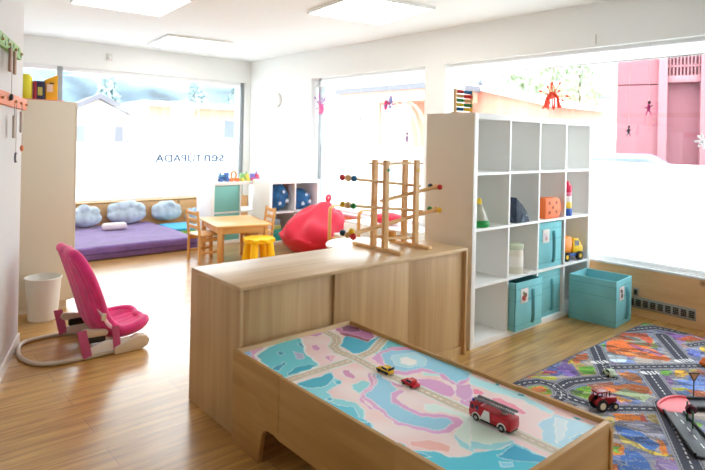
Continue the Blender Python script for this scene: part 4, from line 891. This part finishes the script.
MB().cyl((.012, .0, .078), (.022, .008, .084), .024, seg=24).build('sign_disc', mat('maroon', (92, 26, 48), 0.4), t)
MB().cyl((.045, .03, .09), (-.02, -.015, .078), .003, seg=8).build('rail', gpost, t)
t = thing('toy_sign', 'triangular toy sign on a thin dark post at the right edge', 'toy sign', (3.235, 1.04, RZ))
MB().cyl((0, 0, 0), (0, 0, .095), .003, seg=8).build('post', mat('dark_post', (60, 52, 44), 0.5), t)
q = Matrix.Rotation(R(-40), 4, 'Z')
MB().prism([(-.03, .125), (.03, .125), (0, .075)], -.002, .002, 'Y', M=q).build('sign_frame', mat('sign_brown', (110, 80, 58), 0.5), t)
MB().prism([(-.018, .118), (.018, .118), (0, .088)], -.003, -.002, 'Y', M=q).build('sign_face', mat('sign_peach', (222, 170, 130), 0.5), t)

# ---------------------------------------------------------------- teal fabric boxes
teal = mat('teal_fabric', (128, 200, 208), 0.8, bump=0.25, bscale=260, var=0.05, vscale=5)
teal_d = mat('teal_strap', (92, 166, 178), 0.8); labelm = mat('photo_card', (226, 218, 212), 0.5)
def fabric_box(label, x, y, z, rot, w_, d_, h, pic=None, tilt=0):
    """front is local -y"""
    t = thing('fabric_box', label, 'box', (x, y, z), rot, 'teal fabric boxes')
    if tilt: t.rotation_euler.x = tilt
    th = 0.008; m = MB()
    a, b = w_/2, d_/2
    m.box(-a, a, -b, -b+th, 0, h, .003); m.box(-a, a, b-th, b, 0, h, .003)
    m.box(-a, -a+th, -b, b, 0, h, .003); m.box(a-th, a, -b, b, 0, h, .003); m.box(-a+.002, a-.002, -b+.002, b-.002, 0, th, .002)
    m.build('box_body', teal, t)
    hem = MB()
    for zz in (h-.045, h*.62, h*.12):
        hem.box(-a-.0012, a+.0012, -b-.0012, b+.0012, zz, zz+.0035)
    hem2 = MB()
    for zz in (h-.045, h*.62, h*.12):
        for (x0, x1, y0, y1) in ((-a-.001, a+.001, -b-.0012, -b+.001), (-a-.001, a+.001, b-.001, b+.0012), (-a-.0012, -a+.001, -b, b), (a-.001, a+.0012, -b, b)):
            hem2.box(x0, x1, y0, y1, zz, zz+.003)
    hem.bm.free(); hem2.build('seam', teal_d, t)
    MB().tube(smooth_path([(a*.25, -b-.004, h*.80), (a*.12, -b-.018, h*.70), (a*.10, -b-.022, h*.45), (a*.16, -b-.016, h*.2), (a*.2, -b-.004, h*.10)], 6), .01, 8, flat=(.003, .011)).build('handle_strap', teal_d, t)
    if pic:
        c = MB().box(-a*.62, -a*.62+.085, -b-.003, -b-.0005, h*.56, h*.56+.095, .0005).build('label_card', labelm, t, label='small picture card on the front')
        for (dx, dz, r_, col) in pic:
            MB().cyl((-a*.62+dx, -b-.0035, h*.56+dz), (-a*.62+dx, -b-.0028, h*.56+dz), r_, seg=14).build('picture_spot', mat('spot_%d_%d_%d' % col, col, 0.5), c)
    return t
spots = [(.03, .035, .018, (176, 60, 60)), (.055, .05, .016, (120, 80, 50)), (.045, .025, .014, (206, 110, 90)), (.032, .065, .012, (90, 120, 70))]
fabric_box('large teal fabric box standing alone on the floor by the parapet', 4.16, 1.972, 0, R(4), .30, .34, .325, [(.03, .065, .014, (60, 60, 66)), (.045, .03, .018, (50, 52, 60)), (.05, .06, .012, (120, 120, 126))])
fabric_box('teal fabric box pulled slightly out of the bottom shelf cubby', cellx(1)+CWX/2, 2.293, .039, 0, .325, .36, .32, spots, tilt=0)
fabric_box('teal fabric box in the third row cubby above another teal box', cellx(2)+CWX/2, SY+.195, cellz(1)+.001, 0, .325, .36, .325, [(.03, .05, .02, (214, 200, 206)), (.045, .03, .015, (206, 150, 160))])
fabric_box('teal fabric box pushed fully into the bottom row, third cubby', cellx(2)+CWX/2, SY+.20, .039, 0, .325, .36, .325)

# ---------------------------------------------------------------- things in the cube shelf
y0 = SY+0.10
t = thing('toy_tent', 'clear pointed toy with green base and yellow tip, leftmost cubby', 'toy', (cellx(0)+.125, SY+.075, cellz(2)+.001))
MB().lathe([(0, 0), (.062, 0), (.068, .01), (.066, .036), (.055, .042), (0, .042)], seg=20).build('base', mat('toy_green', (30, 156, 72), 0.35), t)
MB().lathe([(.056, .042), (.046, .08), (.026, .125), (.012, .148), (0, .148)], seg=16).build('cone', mat('smoky_clear', (178, 176, 160), 0.25), t)
MB().lathe([(.014, .140), (.018, .155), (.012, .178), (0, .182)], seg=14).build('tip', mat('toy_yellow', (240, 200, 40), 0.35), t)
t = thing('toy_shark', 'dark blue pointed soft toy standing in the second cubby', 'toy', (cellx(1)+.165, SY+.05, cellz(2)+.001))
m = MB().prism([(-.075, 0), (.09, 0), (.082, .02), (.045, .07), (.0, .115), (-.055, .155), (-.075, .175)], -.04, .04, 'Y', bev=.006)
m.build('body', mat('slate_blue', (52, 66, 84), 0.7, var=0.2, vscale=40), t)
MB().prism([(-.03, .004), (.02, .004), (0, .06)], -.046, -.038, 'Y', bev=.003).build('fin', mat('slate_blue_light', (84, 104, 124), 0.7), t)
MB().ell((.045, -.036, .045), .006).build('eye', twhite, t)
t = thing('threading_block', 'orange threading block with round holes in the third cubby', 'toy', (cellx(2)+.095, SY+.012, cellz(2)+.001))
om = mat('cheese_orange', (236, 112, 40), 0.5); hole = mat('hole_brown', (150, 60, 24), 0.6)
MB().prism([(0, 0), (.19, 0)]+[(.145+x, .075+z) for x, z in arc(0, 0, .075, -60, 90, 10)]+[(0, .15)], 0, .07, 'Y', bev=.006).build('block', om, t)
for hx, hz in ((.055, .045), (.055, .112), (.15, .045), (.15, .112), (.102, .078)):
    MB().cyl((hx, -.0012, hz), (hx, .002, hz), .0125, seg=16).build('hole', hole, t)
t = thing('stacking_tower', 'red white yellow and blue stacking tower in the right cubby', 'toy', (cellx(3)+.092, SY+.045, cellz(2)+.001))
zz = 0
for k, (r_, h_, col) in enumerate([(.042, .055, (44, 88, 170)), (.036, .05, (240, 200, 70)), (.034, .045, (236, 226, 226)), (.034, .03, (220, 120, 150)), (.036, .055, (216, 40, 84))]):
    MB().lathe([(0, 0), (r_*.85, 0), (r_, h_*.2), (r_, h_*.8), (r_*.85, h_), (0, h_)], (0, 0, zz), 18).build('ring', mat('ring_%d' % k, col, 0.35), t); zz += h_-.001
MB().ell((0, 0, zz+.012), .018).build('knob', mat('ring_4', (216, 40, 84), 0.35), t)
t = thing('storage_jar', 'frosted storage jar with a green lid in the second cubby', 'jar', (cellx(1)+.165, SY+.07, cellz(1)+.001))
MB().lathe([(0, 0), (.056, 0), (.06, .006), (.06, .15), (.055, .165), (0, .165)]).build('jar_body', mat('frosted_plastic', (224, 218, 200), 0.3), t)
MB().lathe([(.0605, .05), (.0615, .05), (.0615, .12), (.0605, .12)]).build('paper_label', mat('jar_label', (236, 232, 222), 0.6), t)
MB().lathe([(0, .165), (.06, .165), (.062, .17), (.062, .196), (.056, .2), (0, .2)]).build('lid', mat('jar_lid', (206, 216, 190), 0.4), t)
# truck: front to the right
t = thing('toy_truck', 'yellow toy dump truck with blue base in the right cubby', 'toy truck', (cellx(3)+.185, SY+.085, cellz(1)+.001), R(-8))
ty = mat('truck_yellow', (246, 200, 30), 0.35); tb = mat('truck_blue', (40, 84, 160), 0.4); to = mat('truck_orange', (240, 140, 30), 0.35)
MB().box(-.14, .13, -.055, .055, .03, .055, .008).build('chassis', tb, t)
MB().prism([(.0, .055), (.125, .055), (.128, .10), (.085, .115), (.07, .165), (.005, .165)], -.055, .055, 'Y', bev=.01).build('cab', ty, t)
MB().prism([(-.14, .07), (-.02, .06), (-.01, .15), (-.03, .19), (-.11, .185), (-.155, .14)], -.058, .058, 'Y', bev=.012).build('tipper', to, t)
for s in (-1, 1):
    MB().prism([(.018, .112), (.075, .112), (.064, .152), (.018, .152)], s*.0555-.001, s*.0555+.001, 'Y').build('side_window', tglass, t)
    for wx in (-.085, .075):
        wl = MB().cyl((wx, s*.045, .034), (wx, s*.068, .034), .034, seg=20).build('wheel', rub, t)
        MB().cyl((wx, s*.067, .034), (wx, s*.0695, .034), .016, seg=14).build('hub', ty, wl)
MB().prism([(.128, .058), (.131, .058), (.133, .09), (.130, .09)], -.04, .04, 'Y').build('grille', tglass, t)
o = MB().box(-.06, .06, -.03, .03, 0, .006, .002).build('picture_card', labelm, None, (cellx(1)+.26, SY+.04, cellz(1)+.001), R(15)); tag(o, 'small flat card lying beside the storage jar', 'card')

# abacus on top
t = thing('abacus', 'small wooden bead abacus on top of the cube shelf', 'abacus', (3.055, 2.40, SW))
MB().box(-.095, .095, -.03, .03, 0, .014, .002).build('base', beech_x, t)
for x in (-.088, .088): MB().box(x-.007, x+.007, -.01, .01, .0145, .165, .002).build('upright', beech, t)
rowsA = [('b', 'y'), ('y', 'g'), ('g', 'w'), ('w', 'r'), ('r', 'b')]
for k, (c1, c2) in enumerate(rowsA):
    z = .034+k*.029
    MB().cyl((-.083, 0, z), (.083, 0, z), .002, seg=6).build('rod', chrome, t)
    n1 = 5
    for i in range(10):
        c = c1 if i < n1 else c2
        x = -.074+i*.0150+(.012 if i >= n1 else 0)
        MB().ell((x, 0, z), (.0078, .013, .0125), 10, 8).build('bead', beech if c == 'w' else mat('knob_'+c, kc[c] or (0, 0, 0), 0.3), t)

# ---------------------------------------------------------------- far corner: children's table, chairs, stool
birch = wood('birch', (226, 178, 114), (206, 152, 88), axis='Z', fine=18, stretch=0.1, rough=0.4)
birch_x = wood('birch_level', (228, 184, 124), (212, 164, 100), axis='X', fine=18, stretch=0.1, rough=0.35)
t = thing('kids_table', 'low birch children table between two small chairs', 'table', (3.03, 5.38, 0), R(-12))
MB().box(-.29, .29, -.36, .36, .382, .402, .006).build('tabletop', birch_x, t)
for sx_ in (-1, 1):
    for sy_ in (-1, 1): MB().box(sx_*.24-.02, sx_*.24+.02, sy_*.31-.02, sy_*.31+.02, 0, .381, .004).build('leg', birch, t)
for sy_ in (-1, 1): MB().box(-.22, .22, sy_*.31-.009, sy_*.31+.009, .315, .381, .002).build('apron', birch_x, t)
for sx_ in (-1, 1): MB().box(sx_*.24-.009, sx_*.24+.009, -.29, .29, .315, .381, .002).build('apron', birch_x, t)
def kid_chair(label, x, y, rot):
    """faces local +x"""
    t = thing('kids_chair', label, 'chair', (x, y, 0), rot, 'birch children chairs')
    for s in (-1, 1):
        MB().tube([(0, s*.125, 0.0), (0, s*.125, .27), (-.03, s*.125, .53)], .018, 8, flat=(.014, .018)).build('leg', birch, t)
        MB().box(.235, .268, s*.125-.015, s*.125+.015, 0, .27, .004).build('leg', birch, t)
        MB().box(.012, .24, s*.125-.009, s*.125+.009, .215, .255, .003).build('side_rail', birch, t)
        MB().box(.012, .24, s*.125-.008, s*.125+.008, .09, .115, .003).build('stretcher', birch, t)
    MB().box(-.012, .28, -.145, .145, .27, .286, .005).build('seat', birch_x, t)
    for z in (.36, .43, .50):
        x_ = -.03*(z-.27)/.26
        MB().box(x_-.007, x_+.007, -.118, .118, z-.019, z+.019, .003).build('back_slat', birch, t)
    return t
kid_chair('small birch chair left of the children table', 2.62, 5.46, R(0))
kid_chair('small birch chair right of the children table, facing left', 3.40, 5.30, R(168))
t = thing('kids_stool', 'yellow plastic flower shaped stool in front of the children table', 'stool', (3.00, 4.83, 0))
yl = mat('stool_yellow', (252, 200, 10), 0.35)
pts = []
for k in range(96):
    a_ = 2*PI*k/96; r_ = .150+.012*math.cos(8*a_); pts.append((r_*math.cos(a_), r_*math.sin(a_)))
MB().prism(pts, .262, .300, 'Z', bev=.008).build('seat', yl, t)
for k in range(4):
    a_ = PI/4+k*PI/2+R(-8)
    MB().tube([(.105*math.cos(a_), .105*math.sin(a_), .265), (.125*math.cos(a_), .125*math.sin(a_), .13), (.150*math.cos(a_), .150*math.sin(a_), 0)], .04, 14).build('leg', yl, t)

# white 2x2 cube shelf with star cushions
t = thing('small_cube_shelf', 'white two by two cube shelf holding navy star cushions', 'shelf', (3.705, 5.75, 0))
W2 = .75; H2 = .77
MB().box(0, .038, 0, .39, 0, H2, .0015).build('side_panel', white_gloss, t); MB().box(W2-.038, W2, 0, .39, 0, H2, .0015).build('side_panel', white_gloss, t)
MB().box(.038, W2-.038, 0, .39, H2-.038, H2, .0015).build('top_panel', white_gloss, t); MB().box(.038, W2-.038, 0, .39, 0, .038, .0015).build('bottom_panel', white_gloss, t)
MB().box(W2/2-.008, W2/2+.008, .002, .384, .038, H2-.038).build('divider', white_gloss, t)
MB().box(.038, W2-.038, .002, .384, H2/2-.008, H2/2+.008).build('shelf_board', white_gloss, t)
MB().box(.038, W2-.038, .384, .39, .038, H2-.038).build('back_panel', white_gloss, t)
navy = mat('navy_fabric', (34, 92, 142), 0.85, bump=0.3, bscale=60, var=0.2, vscale=12)
starm = mat('star_print', (206, 222, 236), 0.8)
def star_cushion(label, x, z, w_, h, seed):
    t = thing('star_cushion', label, 'cushion', (x, 5.925, z), 0, 'navy star cushions in the small cube shelf')
    m = MB().ell((0, 0, h/2), (w_/2, .14, h/2), 24, 16)
    for v in m.bm.verts:
        p = v.co*9+Vector((seed*7, 0, 0)); v.co += Vector((noise.noise(p), noise.noise(p+Vector((3, 1, 0))), 0.6*noise.noise(p+Vector((0, 4, 2)))))*.035
        if v.co.z < 0.008: v.co.z = 0.0
        v.co.x = max(-w_/2, min(w_/2, v.co.x)); v.co.z = min(v.co.z, h); v.co.y = max(-.17, min(.15, v.co.y))
    m.build('cushion_cover', navy, t)
    for dx, dz, r_ in ((-.03, -.05, .026), (.07, -.03, .03), (.02, .06, .022)):
        xx = dx*w_/.3; zz = h/2+dz*h/.26; q = 1-(xx/(w_/2))**2-((zz-h/2)/(h/2))**2
        if q < .1: continue
        yy = -.15*math.sqrt(q)-.012
        po = [((r_ if k % 2 == 0 else r_*.45)*math.sin(k*PI/5), (r_ if k % 2 == 0 else r_*.45)*math.cos(k*PI/5)) for k in range(10)]
        MB().prism([(xx+p_[0], zz+p_[1]) for p_ in po], yy-.002, yy+.02, 'Y').build('star_patch', starm, t)
star_cushion('full round navy star cushion in the left upper cubby', 3.705+.038+.165, H2/2+.009, .315, .325, 1)
star_cushion('flatter navy star cushion in the right upper cubby', 3.705+W2-.038-.165, H2/2+.009, .315, .255, 2)
z_ = .0385
for k, (h_, c, nm) in enumerate([(.09, (40, 160, 150), 'thick teal flat box at the bottom of the lower left cubby stack'), (.05, (70, 176, 160), 'thin green teal flat box second from the bottom of the cubby stack'), (.05, (190, 206, 120), 'lime flat box third from the bottom of the cubby stack'), (.07, (150, 176, 190), 'grey blue flat box on top of the cubby stack')]):
    o = MB().box(-.08, .10-.01*k, -.12, .12, 0, h_-.001, .004).build('flat_box', mat('flat_%d' % k, c, 0.5), None, (3.705+.13, 5.93, z_)); z_ += h_
    tag(o, nm, 'box', 'flat boxes stacked in the small cube shelf')

# white cabinet with teal door
t = thing('white_cabinet', 'white upright cabinet with a teal front panel', 'cabinet', (3.165, 6.16, 0))
W3 = .77
MB().box(0, .038, 0, .39, 0, H2-.03, .0015).build('side_panel', white_gloss, t); MB().box(W3-.038, W3, 0, .39, 0, H2-.03, .0015).build('side_panel', white_gloss, t)
MB().box(.038, W3-.038, 0, .39, H2-.068, H2-.03, .0015).build('top_panel', white_gloss, t); MB().box(.038, W3-.038, 0, .39, 0, .038, .0015).build('bottom_panel', white_gloss, t)
MB().box(.038, W3-.038, .002, .384, H2/2-.018, H2/2-.002).build('shelf_board', white_gloss, t)
MB().box(.038, .40, .384, .39, .038, H2-.068).build('back_panel', white_gloss, t)
MB().box(.38, .396, .002, .384, .038, H2-.068).build('divider', white_gloss, t)
for z0, z1 in ((.042, H2/2-.022), (H2/2+.002, H2-.072)): MB().box(.042, .376, .012, .028, z0, z1, .002).build('door_panel', mat('teal_panel', (120, 190, 186), 0.5), t)
t = thing('water_bottle', 'small bright blue bottle on the pine ledge between white shelves', 'bottle', (4.16, 7.545, .426))
MB().lathe([(0, 0), (.055, 0), (.06, .01), (.058, .08), (.05, .12), (.022, .14), (.022, .16), (0, .16)], seg=20).build('bottle_body', mat('bottle_blue', (44, 156, 204), 0.3), t)
MB().lathe([(0, .16), (.025, .16), (.025, .185), (0, .19)], seg=16).build('cap', white_gloss, t)
# letter train on the cabinet
def train_piece(label, x, kind, cols):
    t = thing('toy_train_wagon' if kind else 'toy_train_engine', label, 'toy train', (x, 6.25, H2-.03), 0, 'letter train on the white cabinet'); t.scale = (1.25, 1.25, 1.25)
    cm = [mat('tr_%d_%d_%d' % c, c, 0.4) for c in cols]
    MB().box(-.055, .055, -.025, .025, .016, .03, .003).build('chassis', cm[0], t)
    for wx in (-.032, .032):
        for s in (-1, 1): MB().cyl((wx, s*.02, .018), (wx, s*.03, .018), .018, seg=14).build('wheel', cm[1], t)
    if kind == 0:
        MB().cyl((-.05, 0, .05), (.02, 0, .05), .02, seg=16).build('boiler', cm[2], t); MB().box(.01, .05, -.024, .024, .031, .09, .003).build('cab', cm[1], t); MB().cyl((-.035, 0, .065), (-.035, 0, .095), .008, .012, 10).build('chimney', cm[2], t)
    elif kind == 1:
        MB().tube([(.028*math.cos(k*PI/8), 0, .062+.034*math.sin(k*PI/8)) for k in range(16)], .011, 8, closed=True).build('letter', cm[2], t)
    else:
        MB().box(-.045, -.005, -.02, .02, .031, .075, .004).build('block', cm[2], t); MB().box(.0, .042, -.02, .02, .031, .068, .004).build('block', cm[1], t); MB().cyl((.02, 0, .069), (.02, 0, .098), .012, .004, 12).build('cone', cm[0], t)
ox = 3.36
train_piece('blue toy train engine at the left end on the white cabinet', ox, 0, [(70, 90, 140), (60, 110, 180), (70, 120, 170)])
train_piece('orange ring toy train wagon on the white cabinet', ox+.14, 1, [(236, 130, 40), (236, 120, 50), (240, 130, 40)])
train_piece('green and yellow toy train wagon on the white cabinet', ox+.29, 2, [(150, 190, 90), (230, 214, 90), (120, 180, 110)])
train_piece('purple and red toy train wagon at the right end on the cabinet', ox+.435, 2, [(140, 110, 190), (226, 80, 110), (120, 110, 190)])

# beanbag
t = thing('beanbag', 'large red beanbag slumped beside the small cube shelf', 'beanbag', (4.02, 5.25, 0))
rb = mat('beanbag_red', (216, 30, 64), 0.75, bump=0.2, bscale=40, sheen=0.2)
m = MB().ell((0, 0, 0), (1, 1, 1), 48, 32)
for v in m.bm.verts:
    d = v.co.normalized(); z = d.z
    if z >= 0:
        k = 1-z; px_ = d.x*.40*(1-0.30*z**1.5); py_ = d.y*.40*(1-0.30*z**1.5); pz = .20+.36*z**1.15
        px_ += .15*z*z; pz -= .02
    else:
        px_, py_ = d.x*.40, d.y*.40; pz = .20+.20*max(-1, z*1.35)
    cr_ = 0.028*math.sin(math.atan2(d.y, d.x)*6+4*z+2*noise.noise(d*1.7))*(0.3+abs(z))*(1-abs(z))+.05*noise.noise(d*2.3)
    v.co = Vector((px_*(1+cr_*2), py_*(1+cr_*2), max(0, pz+cr_*(z > -.4))))
m.build('bag', rb, t)
MB().tube(smooth_path([(.14, -.04, .55), (.11, -.05, .60), (.16, -.02, .625), (.22, .02, .60), (.20, .02, .54)], 6), .018, 8).build('handle', rb, t)
o = MB().ell((0, 0, .06), (.17, .15, .06), 24, 14).build('red_cushion', rb, None, (4.245, 4.30, .402)); tag(o, 'flat red cushion on the low white cabinet behind the marble run', 'cushion')

# low white drawer cabinet under the side window
t = thing('drawer_cabinet', 'low white drawer cabinet under the side window', 'cabinet', (4.05, 3.75, 0))
MB().box(0, .39, 0, 1.0, .0, .385, .002).build('body', mat('cabinet_grey_white', (214, 214, 208), 0.5), t)
MB().box(-.012, .395, -.01, 1.01, .3855, .40, .002).build('top', white_gloss, t)
for k in range(3):
    d = MB().box(-.016, -.001, .01+k*.33, .325+k*.33, .04, .375, .002).build('drawer_front', mat('drawer_grey', (206, 204, 196), 0.5), t)
    MB().ell((-.028, .1675+k*.33, .22), .016, 14, 10).build('knob', mat('knob_steel', (90, 96, 104), 0.35, metal=0.5), d)
# bentwood armchair
bent = wood('bentwood', (224, 172, 110), (206, 150, 88), axis='Z', fine=16, stretch=0.1, rough=0.4)
t = thing('bentwood_armchair', 'bentwood armchair with white seat behind the marble run', 'armchair', (3.765, 4.45, 0), R(0))
for s, yy in ((-1, -.23), (1, .23)):
    pts = smooth_path([(0, yy, 0.0), (0, yy, .25), (0, yy, .52), (.02, yy, .565), (.07, yy, .58), (.17, yy, .57), (.21, yy, .56)], 5)
    MB().tube(pts, .02, 8, flat=(.012, .025)).build('arm_frame', bent, t)
    MB().tube(smooth_path([(0, yy*.9, .012), (.20, yy*.9, .012)], 4), .02, 8, flat=(.025, .012)).build('floor_runner', bent, t)
MB().box(.03, .19, -.20, .20, .26, .30, .012).build('seat_pad', mat('seat_white', (232, 230, 226), 0.8), t)
for z in (.24,): MB().box(.0, .20, -.215, .215, z, z+.018, .003).build('seat_board', bent, t)
MB().box(.165, .19, -.20, .20, .302, .40, .01).build('back_pad', mat('seat_white', (232, 230, 226), 0.8), t)
# white rounded table behind the counter
t = thing('white_side_table', 'white rounded side table just behind the counter', 'table', (3.08, 3.42, 0))
MB().lathe([(0, .42), (.27, .42), (.285, .428), (.285, .442), (.275, .45), (0, .45)], seg=40).build('tabletop', white_gloss, t)
MB().lathe([(.03, .03), (.03, .42)], seg=16).build('column', white_metal, t); MB().lathe([(0, 0), (.18, 0), (.18, .012), (.03, .03), (0, .03)], seg=32).build('foot', white_metal, t)

# ---------------------------------------------------------------- wall fittings
t = thing('wall_lamp', 'round white wall lamp on the corner pier', 'lamp', (WX, 6.80, 1.82), R(-90))
MB().lathe([(0, 0), (.10, 0), (.105, .01), (.10, .035), (.07, .055), (0, .062)], seg=32, M=Matrix.Rotation(R(90), 4, 'X')).build('shade', white_gloss, t)
MB().lathe([(.106, 0), (.112, 0), (.112, .008), (.106, .008)], seg=32, M=Matrix.Rotation(R(90), 4, 'X')).build('rim', mat('lamp_rim', (206, 206, 204), 0.5), t)
t = thing('light_switch', 'small white light switch on the corner pier near the back window', 'switch', (WX, 7.39, 1.27), R(-90))
MB().box(-.04, .04, -.008, 0, -.04, .04, .003).build('plate', white_gloss, t); MB().box(-.025, .025, -.012, -.008, -.025, .025, .002).build('rocker', white_metal, t)
t = thing('motion_sensor', 'small white sensor on the beam above the back window', 'sensor', (2.41, WY, 2.27))
MB().box(-.035, .035, -.02, 0, -.045, .045, .006).build('housing', mat('sensor_plastic', (214, 212, 208), 0.4), t); MB().ell((0, -.02, -.01), (.02, .014, .02)).build('lens', white_metal, t)
t = thing('vent_grille', 'metal vent grille with dark square holes low on the pine board', 'vent', (WX-.012, 1.665, .10), R(-90))
dark = mat('vent_dark', (44, 40, 36), 0.8); steel = mat('vent_steel', (166, 162, 154), 0.4, metal=0.4)
MB().box(-.235, .235, -.006, 0, -.042, .042, .002).build('plate', steel, t)
for k in range(9):
    x = -.208+k*.052
    g = MB().box(x-.019, x+.019, -.0075, -.006, -.024, .024, .0005).build('opening', dark, t)
    m = MB()
    for q_ in range(3): m.box(x-.019, x+.019, -.0085, -.007, -.014+q_*.013, -.012+q_*.013)
    m.build('slat', steel, g)
t = thing('wall_outlet', 'small grey outlet above the left end of the vent grille', 'outlet', (WX-.012, 1.842, .178), R(-90))
MB().box(-.022, .022, -.006, 0, -.03, .03, .002).build('plate', steel, t); MB().box(-.011, .011, -.0075, -.006, -.018, .018, .0005).build('socket', dark, t)
t = thing('cable_clip', 'thin cable bracket on the beam above the right window', 'bracket', (WX, 2.20, 2.12), R(-90))
MB().box(-.004, .004, -.006, 0, -.03, .05, .001).build('bracket', mat('bracket_grey', (196, 194, 188), 0.5), t)

# ---------------------------------------------------------------- paper ornaments hanging in the windows
def hang(t, z): MB().cyl((0, 0, 0), (0, 0, z), .0012, seg=5).build('thread', mat('thread', (210, 200, 200), 0.8), t)
def star_ornament(label, x, y, z, R0, cols, n, seed, ztop):
    rnd = random.Random(seed); t = thing('paper_star', label, 'ornament', (x, y, z), 0)
    hang(t, ztop-z); ca = [mat('orn_%d_%d_%d' % c, c, 0.6) for c in cols]
    for k in range(n):
        a_ = 2*PI*k/n+rnd.uniform(-.1, .1); e = rnd.uniform(-.5, .5); r_ = R0*rnd.uniform(.8, 1.05)
        d = Vector((math.sin(e), math.cos(a_)*math.cos(e), math.sin(a_)*math.cos(e)))
        MB().cyl(d*.012, d*r_, .0042, .0034, 6).build('ray', ca[0], t)
        q = Vector((0, 0, 1)).rotation_difference(d).to_matrix().to_4x4()
        MB().ell(d*r_, (.009, .009, .018), 8, 6, M=q).build('ray_tip', ca[1 % len(ca)], t)
    MB().ell((0, 0, 0), .018, 10, 8).build('core', ca[-1], t)
    return t
orange_p = [(236, 92, 62), (232, 74, 46), (240, 110, 80)]
t = star_ornament('red orange paper star with hanging petals in the right window', 4.42, 2.54, 1.685, .13, orange_p, 14, 1, 2.065)
for k in range(7):
    a_ = 2*PI*k/7; x = .035*math.cos(a_); y = .05*math.sin(a_)
    MB().tube(smooth_path([(x*.2, y*.2, .03), (x, y, -.02), (x*1.25, y*1.25, -.10)], 5), .012, 8, flat=(.011, .005)).build('petal', mat('orn_232_74_46', (232, 74, 46), 0.6), t)
MB().tube(smooth_path([(0, -.03, .0), (0, -.02, .06), (0, 0, .10), (0, .02, .06), (0, .03, 0)], 5), .004, 6).build('bow', mat('orn_236_92_62', (236, 92, 62), 0.6), t)
t = star_ornament('pink and mauve paper star at the left frame of the side window', 4.50, 5.84, 1.73, .125, [(186, 90, 170), (170, 80, 170), (240, 120, 160)], 16, 2, 2.065)
MB().ell((0, -.04, -.06), (.012, .035, .06), 12, 8).build('petal', mat('orn_pinkpetal', (236, 100, 146), 0.6), t); MB().ell((0, -.01, -.07), (.012, .03, .055), 12, 8).build('petal', mat('orn_pinkpetal', (236, 100, 146), 0.6), t)
t = star_ornament('pink and blue paper star near the middle of the side window', 4.50, 4.58, 1.70, .05, [(130, 100, 190), (90, 110, 190), (214, 90, 150)], 9, 3, 2.065)
MB().ell((0, .05, -.02), (.012, .03, .06), 12, 8).build('petal', mat('orn_deep_pink', (224, 60, 110), 0.6), t); MB().ell((0, -.03, .04), (.012, .025, .045), 12, 8).build('petal', mat('orn_blue_mauve', (140, 150, 210), 0.6), t)
def elf(label, y, z, s, c1, c2, seed):
    t = thing('paper_figure', label, 'ornament', (4.50, y, z), 0); ztop = 2.065; hang(t, ztop-z)
    ma, mb_ = mat('elf_%d_%d_%d' % c1, c1, 0.6), mat('elf_%d_%d_%d' % c2, c2, 0.6)
    MB().ell((0, 0, 0), (.008*s, .014*s, .03*s), 12, 8).build('body', ma, t)
    MB().ell((0, -.004*s, .042*s), .013*s, 10, 8).build('head', mb_, t)
    for k, d in enumerate([(-.03, .02), (.03, .0), (-.018, -.055), (.02, -.06)]):
        MB().tube([(0, d[0]*.3*s, d[1]*.3*s), (0, d[0]*s, d[1]*s)], .0045*s, 6).build('limb', mb_ if k < 2 else ma, t)
elf('small grey paper figure hanging in the side window', 5.06, 1.53, .85, (120, 124, 136), (150, 150, 160), 1)
elf('mauve and grey paper figure low in the side window', 4.29, 1.31, 1.25, (150, 140, 190), (130, 130, 160), 2)
elf('dark paper figure in front of the red building, lower one', 1.938, 1.395, .75, (52, 50, 72), (80, 70, 90), 3)
elf('magenta and maroon paper figure in front of the red building', 1.793, 1.57, .95, (190, 44, 120), (84, 30, 50), 4)
star_ornament('white paper snowflake at the right picture edge of the window', 4.53, 1.435, 1.32, .042, [(245, 245, 248), (245, 245, 248)], 8, 5, 2.065)
